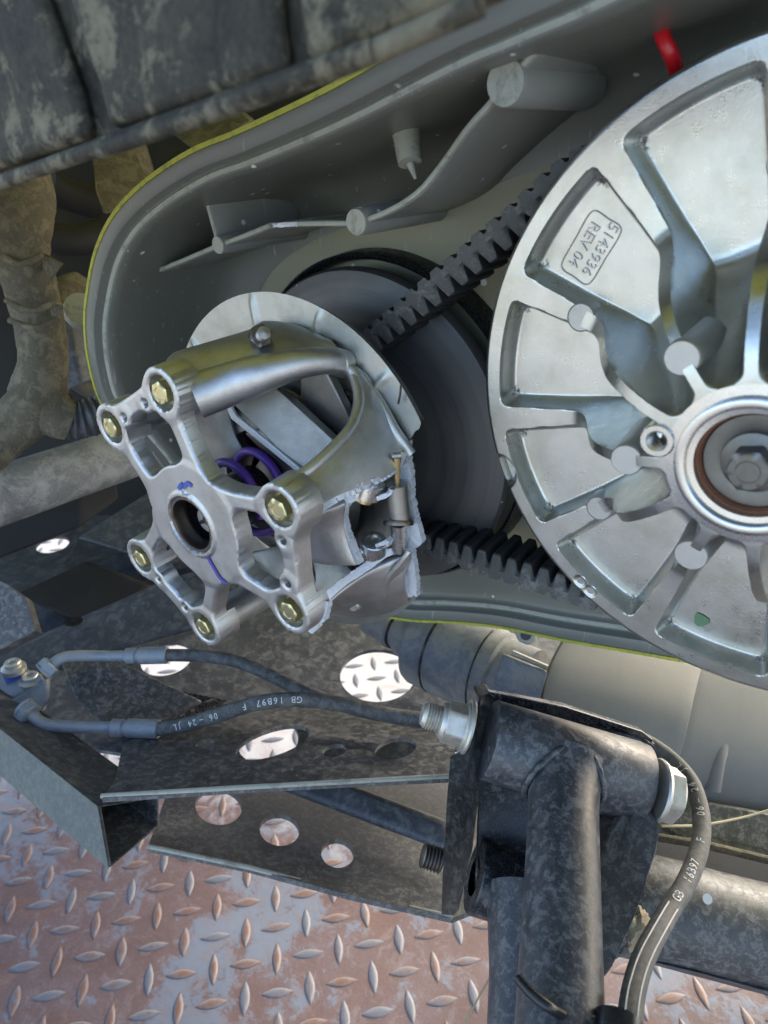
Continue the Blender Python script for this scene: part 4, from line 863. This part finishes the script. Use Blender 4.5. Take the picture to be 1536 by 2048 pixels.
# lower holed plate
lowp = plate_tri('lower_frame_plate', [(296, 1694), (330, 1596), (420, 1560), (940, 1555), (1000, 1800), (905, 1836), (700, 1790), (500, 1736)], [(296, 1692, .54), (900, 1832, .505), (520, 1562, .66)], .004,
      [(437, 1613, 47, 37, .05), (559, 1660, 40, 32, .05), (675, 1707, 33, 29, .05), (296, 1590, 30, 20, 0)], M['paint2'], 'muddy black frame plate with three round holes in a row', 'frame plate')
v, f = tube(PD([(296, 1692, .539), (500, 1735, .53), (700, 1788, .52), (905, 1834, .505)]), .0018, 8); mesh('worn_edge', v, f, M['edge'], lowp)
v, f = prism(PD([(505, 1555, .62), (700, 1565, .60), (900, 1640, .56), (905, 1705, .54), (760, 1650, .57), (600, 1590, .60)]), (.004, .006, -.012)); tag(mesh('channel_rail', v, f, M['rail'], bevel=.006, seg=4), 'smooth blue black channel rail behind the pivot bracket', 'frame rail')
# ================================================================ pivot bracket, radius rods
bk_ = thing('pivot_bracket', 'black steel pivot bracket with two side flanges holding both rods', 'bracket', P(1080, 1900, d=.40))
def dslab(name, l, vec, mat, parent, bevel=.0012):
    V0, F0 = prism(PD(l), vec); return mesh(name, V0, F0, mat, parent, smooth=30, bevel=bevel, seg=3)
wv = np.array
inward = FW * .03 + UP * .006
dslab('side_flange', [(962, 1392, .452), (985, 1386, .460), (952, 1560, .440), (938, 1690, .415), (915, 1800, .395), (908, 1832, .388), (882, 1830, .386), (884, 1760, .392), (893, 1600, .412), (900, 1512, .425), (938, 1500, .430)], FW * .0045 + RT * .003, M['paint2'], bk_)
dslab('side_flange', [(958, 1395, .454), (985, 1388, .462), (960, 1560, .46), (945, 1700, .45), (918, 1800, .43), (935, 1560, .44)], FW * .03, M['paint'], bk_)
dslab('back_web', [(985, 1386, .462), (1130, 1418, .474), (1290, 1470, .470), (1312, 1490, .464), (1300, 1640, .47), (1240, 1850, .45), (950, 1780, .46), (960, 1540, .47)], FW * .004, M['paintdark'], bk_, .001)
dslab('top_rim', [(975, 1384, .452), (1130, 1412, .462), (1285, 1462, .462), (1308, 1480, .455), (1300, 1492, .455), (1282, 1478, .462), (1130, 1430, .462), (990, 1400, .452)], FW * .010, M['paintdark'], bk_)
dslab('side_flange', [(1293, 1478, .440), (1312, 1492, .435), (1300, 1620, .42), (1322, 1650, .412), (1315, 1700, .405), (1272, 1830, .388), (1225, 1935, .372), (1212, 1955, .368), (1190, 1952, .368), (1192, 1930, .372), (1205, 1800, .395), (1215, 1680, .412), (1265, 1600, .425), (1280, 1560, .430)], FW * .0045 - RT * .002, M['paint2'], bk_)
dslab('flange_face', [(1262, 1600, .426), (1215, 1680, .412), (1205, 1800, .395), (1192, 1940, .370), (1196, 1800, .42), (1205, 1690, .44), (1240, 1620, .45)], FW * .02, M['paint'], bk_)
rod = thing('upper_radius_rod', 'black upper radius rod with wide bushing tube, scuffed and dusty', 'radius rod', P(1110, 2000, d=.33))
B0, B1 = P(975, 1478, d=.436), P(1281, 1566, d=.438)
ab = (B1 - B0) / np.linalg.norm(B1 - B0); Lb = np.linalg.norm(B1 - B0)
v, f = lathe([(.0125, -.0005), (.0232, 0), (.0242, .0012), (.0242, Lb - .0012), (.0232, Lb), (.0125, Lb + .0005)], B0, ab, 64); mesh('bushing_tube', v, f, M['paint'], rod, smooth=40)
A0 = P(1128, 1540, d=.428); A1 = A0 + (P(1118, 2120, d=.300) - A0) * 1.45
q = np.linspace(0, 1, 40)[:, None]; pth = A0 * (1 - q) + A1 * q
v, f = tube(pth, .0193 + .006 * np.exp(-np.arange(40) * .55), 40); mesh('rod_tube', v, f, M['paint'], rod, smooth=50)
# weld bead round the joint
wd = []
T_, U_, W_ = frames(pth)
for i in range(120):
    a = i / 120 * 2 * math.pi; dirv = math.cos(a) * U_[0] + math.sin(a) * W_[0]; base = A0 + dirv * .0225
    # slide along rod axis until outside the bushing radius
    t_ = 0
    for _ in range(60):
        q_ = base + T_[0] * t_; dd = q_ - B0; dist = np.linalg.norm(dd - ab * (dd @ ab))
        if dist > .0250: break
        t_ += .0008
    wd.append(q_ + T_[0] * .001)
wd = np.array(wd + wd[:1]); v, f = tube(wd, 0.0019 + .0002 * np.sin(np.arange(121) * 1.3), 10, False); mesh('weld_bead', v, f, M['paint'], rod, smooth=60)
# bolt: head right, nut left
bolt = thing('pivot_bolt', 'dusty zinc pivot bolt with large hex head and lock nut', 'bolt', B1)
axr = ab; hc = P(1308, 1580, d=.428)
v, f = lathe([(.0, 0), (.0185, 0), (.0192, .0012), (.0185, .0030), (.0, .0030)], hc, axr, 48); mesh('head_flange', v, f, M['nut'], bolt)
hexbolt(hc + axr * .002, axr, .0148, .0118, .0165, .002, M['nut'], bolt, 'bolt_head', .55)
nc = P(938, 1455, d=.436)
v, f = lathe([(.0, 0), (.0165, 0), (.0170, .0012), (.0165, .0026), (0, .0026)], nc, -axr, 48); mesh('washer', v, f, M['nut'], bolt)
hexbolt(nc - axr * .0024, -axr, .0118, .0140, .0142, .002, M['nut'], bolt, 'lock_nut', .2)
v, f = lathe([(.0118, .012), (.0112, .0165), (.0098, .0185), (.0070, .0185)], nc, -axr, 48); mesh('nut_collar', v, f, M['nut'], bolt)
thr = [(.0074 + (.0009 if i % 2 else -.0004), .016 + i * .0009) for i in range(15)] + [(.0062, .0302), (0, .0304)]
v, f = lathe(thr, nc, -axr, 40); mesh('thread', v, f, M['nut'], bolt, smooth=60)
# lower rod
lrod = thing('lower_radius_rod', 'black lower radius rod standing behind the upper rod', 'radius rod', P(1030, 2000, d=.42))
C0, C1 = P(948, 1752, d=.455), P(1230, 1840, d=.455); ac = (C1 - C0) / np.linalg.norm(C1 - C0); Lc = np.linalg.norm(C1 - C0)
v, f = lathe([(.012, 0), (.0215, 0), (.0225, .001), (.0225, Lc)], C0, ac, 48); mesh('bushing_tube', v, f, M['paintdark'], lrod)
v, f = tube(np.array([P(1052, 1780, d=.440), P(1048, 1950, d=.41), P(1045, 2120, d=.38), P(1042, 2400, d=.33)]), [.0245, .0200, .0195, .0195], 36); mesh('rod_tube', v, f, M['paint'], lrod)
tc = P(884, 1722, d=.405); v, f = lathe([(.0065 + (.0008 if i % 2 else -.0004), i * .0010) for i in range(13)] + [(0, .0128)], tc, -ac, 32)
tag(mesh('lower_bolt_thread', v, f, M['darksteel'], smooth=60), 'dark threaded bolt end sticking out of the pivot bracket flange', 'bolt')
# ================================================================ right frame rails and guard
q = smoothpath(PD([(1130, 1800, .52), (1300, 1812, .505), (1450, 1850, .50), (1680, 1905, .50), (2400, 2075, .50)]), .006)
v, f = tube(q, .0335, 40); rfp = tag(mesh('rear_chassis_tube', v, f, M['paint2']), 'muddy black round chassis tube under the hose on the right', 'chassis tube')
v, f = disc(P(1415, 1798, d=.462), -FW + .4 * UP, .0032, 16); mesh('tube_hole', v, f, M['red'] if False else M['white'], rfp)
dark('rear_frame_tube', [(1300, 1560, .62), (1420, 1600, .60), (2300, 1760, .60), (2300, 1900, .57), (1420, 1690, .57), (1290, 1660, .59)], (0, .02, -.03), M['paint'], 'black rear frame tube with pale mud line along its edge', 'frame tube', .008)
v, f = tube(PD([(1300, 1672, .572), (1420, 1692, .560), (2300, 1905, .555)]), .0032, 10); tag(mesh('mud_line', v, f, M['dust']), 'pale dried mud ridge along the black rear frame tube', 'mud')
dark('rear_skirt', [(1200, 1900, .49), (1400, 1945, .475), (2300, 2195, .46), (2300, 2130, .485), (1400, 1885, .50), (1230, 1860, .505)], (0, .004, -.01), M['rail'], 'grey lower skirt edge of the rear frame', 'skirt', .002)
dark('gap_shade_sheet', [(1280, 1600, .75), (2400, 1830, .72), (2400, 2000, .68), (1250, 1760, .70)], (0, .02, 0), M['interior'], 'dark sheet standing in for shade in the gap below the rear frame tube', 'shade sheet')  # near-black sheet put in for the shade in the gap
# gear case
gear = thing('gear_case', 'big smooth grey dusty gear case under the large clutch', 'gear case', P(1250, 1560, d=.62))
c0 = P(1115, 1330, d=.585); ax_g = P(1700, 1560, d=.60) - c0; ax_g = ax_g / np.linalg.norm(ax_g)
gA = smoothpath(PD([(1145, 1250, .60), (1120, 1290, .588), (1096, 1340, .575), (1082, 1400, .57), (1090, 1460, .58), (1110, 1520, .60)]), .004)
gB = smoothpath(PD([(1420, 1290, .66), (1400, 1340, .62), (1380, 1420, .585), (1360, 1500, .575), (1340, 1560, .58), (1330, 1620, .60)]), .004)
n = max(len(gA), len(gB)); rs = lambda p: np.stack([np.interp(np.linspace(0, 1, n), np.linspace(0, 1, len(p)), p[:, k_]) for k_ in range(3)], 1)
wall2('case_shell', rs(gA), rs(gB), .006, M['gear'], gear, 12)
gC = smoothpath(PD([(1400, 1250, .68), (1380, 1340, .63), (1350, 1500, .60), (1330, 1620, .61)]), .004); gD = smoothpath(PD([(1700, 1300, .70), (1680, 1420, .65), (1660, 1560, .62), (1640, 1680, .63)]), .004)
n = max(len(gC), len(gD)); wall2('case_shell', rs(gC), rs(gD), .006, M['gear'], gear, 12)
v, f = tube(smoothpath(PD([(1480, 1330, .66), (1455, 1440, .63), (1430, 1510, .612), (1418, 1575, .61)]), .004) - FW * .004, [.0075], 16); mesh('case_rib', v, f, M['gear'], gear)
# CV axle
cv = thing('cv_axle', 'dusty blue grey axle joint with rubber boot below the yellow edge', 'axle', P(900, 1420, d=.62))
a0, a1 = P(775, 1255, d=.70), P(1110, 1395, d=.600); axc = a1 - a0; Lx = np.linalg.norm(axc); axc /= Lx
kk = lambda px, py: ((P(px, py, d=.65) - a0) @ axc)
Rc = .040
prof = [(.014, -.02), (.015, -.005), (.018, 0), (.0185, .006), (.016, .009), (.0165, .014), (.020, .016), (.022, .024), (.027, .030), (.028, .034), (Rc - .002, .036), (Rc, .040), (Rc, .056), (Rc - .0012, .057), (Rc - .0012, .0585), (Rc + .0004, .0590), (Rc + .0004, .1), (Rc - .002, .104), (Rc - .002, .110), (Rc - .006, .112), (Rc - .0065, .135)]
prof = [(r, h * Lx / .155) for r, h in prof]
v, f = lathe(prof, a0, axc, 72); mesh('joint_cup', v, f, M['cvcup'], cv, smooth=35)
k1 = Lx / .155
for hh_, rr_, tb in ((.0578, Rc - .0002, .0013), (.036, Rc - .004, .0012), (.1, Rc + .0004, .0008), (.0095, .0172, .0012)):
    an = np.arange(73) / 72 * 2 * math.pi; uu, vv_, _a = frame(axc); ringp = a0 + axc * hh_ * k1 + rr_ * (np.cos(an)[:, None] * uu + np.sin(an)[:, None] * vv_)
    v, f = tube(ringp, tb, 8, False); mesh('dark_groove_ring', v, f, M['blackseal'], cv)  # black rings paint the dark of the cup's grooves and steps
e1, e2 = P(1025, 1305, d=.575), P(1095, 1335, d=.568); v, f = tube([e1, e2], .0022, 10); mesh('snap_ring_end', v, f, M['steel'], cv)
bx = P(1040, 1355, d=.578); v, f = box(bx, axc * .020, np.cross(axc, FW) * .016, FW * .004); mesh('cage_window', v, f, M['cvcup'], cv, bevel=.002)
cl = thing('clamp_bracket', 'small pale dusty clamp tab with bolt hole below the yellow edge', 'bracket', P(1050, 1290, d=.55))
v, f = prism(PD([(1022, 1245, .55), (1072, 1240, .55), (1075, 1282, .55), (1058, 1292, .55), (1038, 1284, .55)]), FW * .006); mesh('tab', v, f, M['edge'], cl, bevel=.002)
v, f = disc(P(1052, 1270, d=.549), -FW, .0042, 20); mesh('tab_hole', v, f, M['blackseal'], cl)
# ================================================================ brake lines
jb = thing('brake_junction', 'dusty brake line junction block with two screws', 'junction block', P(40, 1470, d=.56))
v, f = prism(PD([(-70, 1372, .60), (26, 1318, .605), (88, 1352, .588), (-10, 1412, .580)]), -UP * .030 + FW * .006); blk = mesh('block', v, f, M['fitting'], jb, bevel=.0025, seg=3)
v, f = prism(PD([(-8, 1418, .572), (92, 1358, .582), (98, 1400, .575), (60, 1440, .566), (-40, 1500, .560)]), FW * .01); mesh('block_face', v, f, M['cvcup'], jb, bevel=.002)
v, f = prism(PD([(6, 1352, .5935), (34, 1340, .596), (42, 1356, .592), (14, 1370, .588)]), UP * .0006); mesh('blue_paint_smear', v, f, M['blueink'], jb, smooth=0)
for px, py in ((27, 1330), (62, 1356)):
    c = P(px, py + 4, d=.592); v, f = lathe([(.0095, -.004), (.0097, 0), (.0080, .001), (.0066, .0012), (.0066, .0045), (.0058, .0055), (.0032, .0055), (.0028, .0035), (0, .0035)], c, UP * .9 - FW * .4, 32); sc_ = mesh('screw', v, f, M['nut'], jb)
def hose(name, fit, line, r, label, txt=None):
    t = thing(name, label, 'brake hose', PD([fit[0]])[0], 'brake hoses')
    if len(fit) > 2:
        v, f = tube(smoothpath(PD(fit[:-1]), .003), .0046, 18); mesh('steel_elbow', v, f, M['fitting'], t)
        a, b = P(*fit[-2][:2], d=fit[-2][2]), P(*fit[-1][:2], d=fit[-1][2]); ax_ = b - a; Lf = np.linalg.norm(ax_)
        v, f = lathe([(.0046, 0), (.0066, .001), (.0066, Lf * .25), (.0056, Lf * .28), (.0056, Lf * .33), (.0072, Lf * .35), (.0072, Lf * .98), (.0066, Lf)], a, ax_, 28); mesh('crimp_ferrule', v, f, M['fitting'], t)
        c = P(*fit[0][:2], d=fit[0][2]); d0 = smoothpath(PD(fit[:-1]), .003); hexbolt(c, d0[3] - d0[0], .0078, .009, .009, .002, M['fitting'], t, 'line_nut')
    q = smoothpath(PD(line), .002); v, f = tube(q, r, 20); rub = mesh('rubber_hose', v, f, M['hose'], t, smooth=60); return t, q
h1, q1 = hose('brake_hose', [(88, 1345, .575), (120, 1318, .58), (150, 1312, .585), (200, 1312, .59), (250, 1312, .59), (335, 1310, .59)], [(328, 1310, .59), (400, 1312, .588), (470, 1322, .582), (540, 1350, .572), (600, 1380, .562), (640, 1395, .555), (720, 1420, .545), (800, 1436, .535), (868, 1446, .525)], .0052, 'upper brake hose with steel elbow arching under the clutch cover')
h2_, q2 = hose('brake_hose', [(48, 1418, .548), (64, 1430, .545), (90, 1448, .545), (150, 1454, .545), (222, 1455, .542), (318, 1458, .540)], [(312, 1458, .540), (360, 1452, .532), (430, 1432, .522), (500, 1410, .515), (560, 1400, .512), (620, 1400, .512), (700, 1412, .515), (780, 1430, .518), (872, 1443, .515)], .0054, 'lower brake hose with white printed date crossing the gusset plate')
h3, q3 = hose('brake_hose', [(1300, 1490, .49)], [(1245, 1462, .50), (1300, 1488, .492), (1350, 1525, .482), (1385, 1570, .465), (1402, 1630, .445), (1400, 1690, .425), (1375, 1760, .400), (1330, 1835, .372), (1290, 1910, .345), (1268, 1980, .322), (1258, 2060, .300), (1255, 2120, .29)], .0054, 'thick printed brake hose bending down beside the big bolt head')
def hose_text(t, q, r, items, flip, size=.0062):
    T, U, W = frames(q)
    for s, px, py in items:
        pj = np.array([[768 + FPX * ((p - CAM) @ RT) / ((p - CAM) @ FW), 1024 - FPX * ((p - CAM) @ UP) / ((p - CAM) @ FW)] for p in q]); i = int(np.argmin(np.hypot(pj[:, 0] - px, pj[:, 1] - py)))
        i = min(max(i, 2), len(q) - 3); xd_ = T[i] * flip; nv = CAM - q[i]; nv -= xd_ * (nv @ xd_); nv /= np.linalg.norm(nv); yd_ = np.cross(nv, xd_)
        ds = np.linalg.norm(np.diff(q, axis=0), axis=1); cs = np.concatenate([[0], np.cumsum(ds)]); adv = size * .66; chars = [c_ for c_ in s]
        for kc, ch_ in enumerate(chars):
            if ch_ == ' ': continue
            sc = cs[i] + flip * (kc - (len(chars) - 1) / 2) * adv; j = int(np.clip(np.searchsorted(cs, sc), 2, len(q) - 3)); xd_ = T[j] * flip; nv = CAM - q[j]; nv -= xd_ * (nv @ xd_); nv /= np.linalg.norm(nv); yd_ = np.cross(nv, xd_)
            v, f = text_mesh(ch_, size); ang = v[:, 1] / r; rr_ = r + .0004
            V1 = q[j] + T[j] * (sc - cs[j]) + v[:, :1] * xd_ + (np.sin(ang) * rr_)[:, None] * yd_ + (np.cos(ang) * rr_)[:, None] * nv
            mesh('printed_text', V1, f, M['white'], t, smooth=0)
hose_text(h2_, q2, .0054, [('JL', 365, 1448), ('24', 395, 1440), ('–', 413, 1436), ('06', 437, 1429), ('F', 494, 1411), ('16B97', 545, 1402), ('GB', 592, 1397)], -1)
hose_text(h3, q3, .0054, [('GB', 1347, 1802), ('16B97', 1378, 1757), ('F', 1398, 1695), ('06', 1402, 1636), ('–', 1402, 1610), ('24', 1393, 1582), ('JL', 1368, 1545)], -1, .0064)
# white stripes on the rubber near the lower end
T, U, W = frames(q3)
for off in (-.0022, .0030):
    ii = [i for i in range(len(q3)) if 1024 - FPX * ((q3[i] - CAM) @ UP) / ((q3[i] - CAM) @ FW) > 1820]; L_ = []
    for i in ii:
        nv = CAM - q3[i]; nv -= T[i] * (nv @ T[i]); nv /= np.linalg.norm(nv); sd_ = np.cross(nv, T[i]); a = off / .0054; L_.append(q3[i] + sd_ * math.sin(a) * .0055 + nv * math.cos(a) * .0055)
    v, f = tube(np.array(L_), .0004, 6); mesh('white_stripe', v, f, M['white'], h3)
v, f = lathe([(.008, 0), (.0105, .001), (.0105, .02), (.008, .03)], P(1238, 2036, d=.303), P(1230, 2120, d=.29) - P(1238, 2036, d=.303), 32); mesh('end_sleeve', v, f, M['blackseal'], h3)
# straw, twig, mud
for l, r, lb in (([(930, 2048, .42), (965, 1980, .42), (998, 1925, .42)], .0006, 'thin dry stalk leaning beside the lower radius rod'),
                 ([(1322, 1652, .45), (1400, 1650, .47), (1480, 1636, .49), (1545, 1618, .50)], .0009, 'long pale dry straw lying across the right hose')):
    v, f = tube(smoothpath(PD(l), .005), r, 6); tag(mesh('straw', v, f, M['straw']), lb, 'straw')
mc = P(1268, 1855, d=.44); bm = bmesh.new(); bmesh.ops.create_icosphere(bm, subdivisions=3, radius=.011)
V0 = np.array([v.co[:] for v in bm.verts]); F0 = [tuple(x.index for x in p.verts) for p in bm.faces]; bm.free()
V0 = V0 * (1 + .18 * np.sin(V0[:, :1] * 700) * np.sin(V0[:, 1:2] * 600 + 1) + .12 * np.sin(V0[:, 2:] * 900)) * [.8, 1, 1.2] + mc
tag(mesh('mud_clod', V0, F0, M['mud']), 'crumbly dried mud clod stuck behind the bracket flange', 'mud')

v, f = tube(smoothpath(PD([(1036, 1958, .306), (1060, 1985, .299), (1095, 2012, .294), (1140, 2036, .30), (1215, 2046, .30)]), .003), np.array([.0022]), 12); tag(mesh('cable_tie', v, f, M['blackseal']), 'thin black cable tie wrapped round the upper radius rod', 'cable tie')
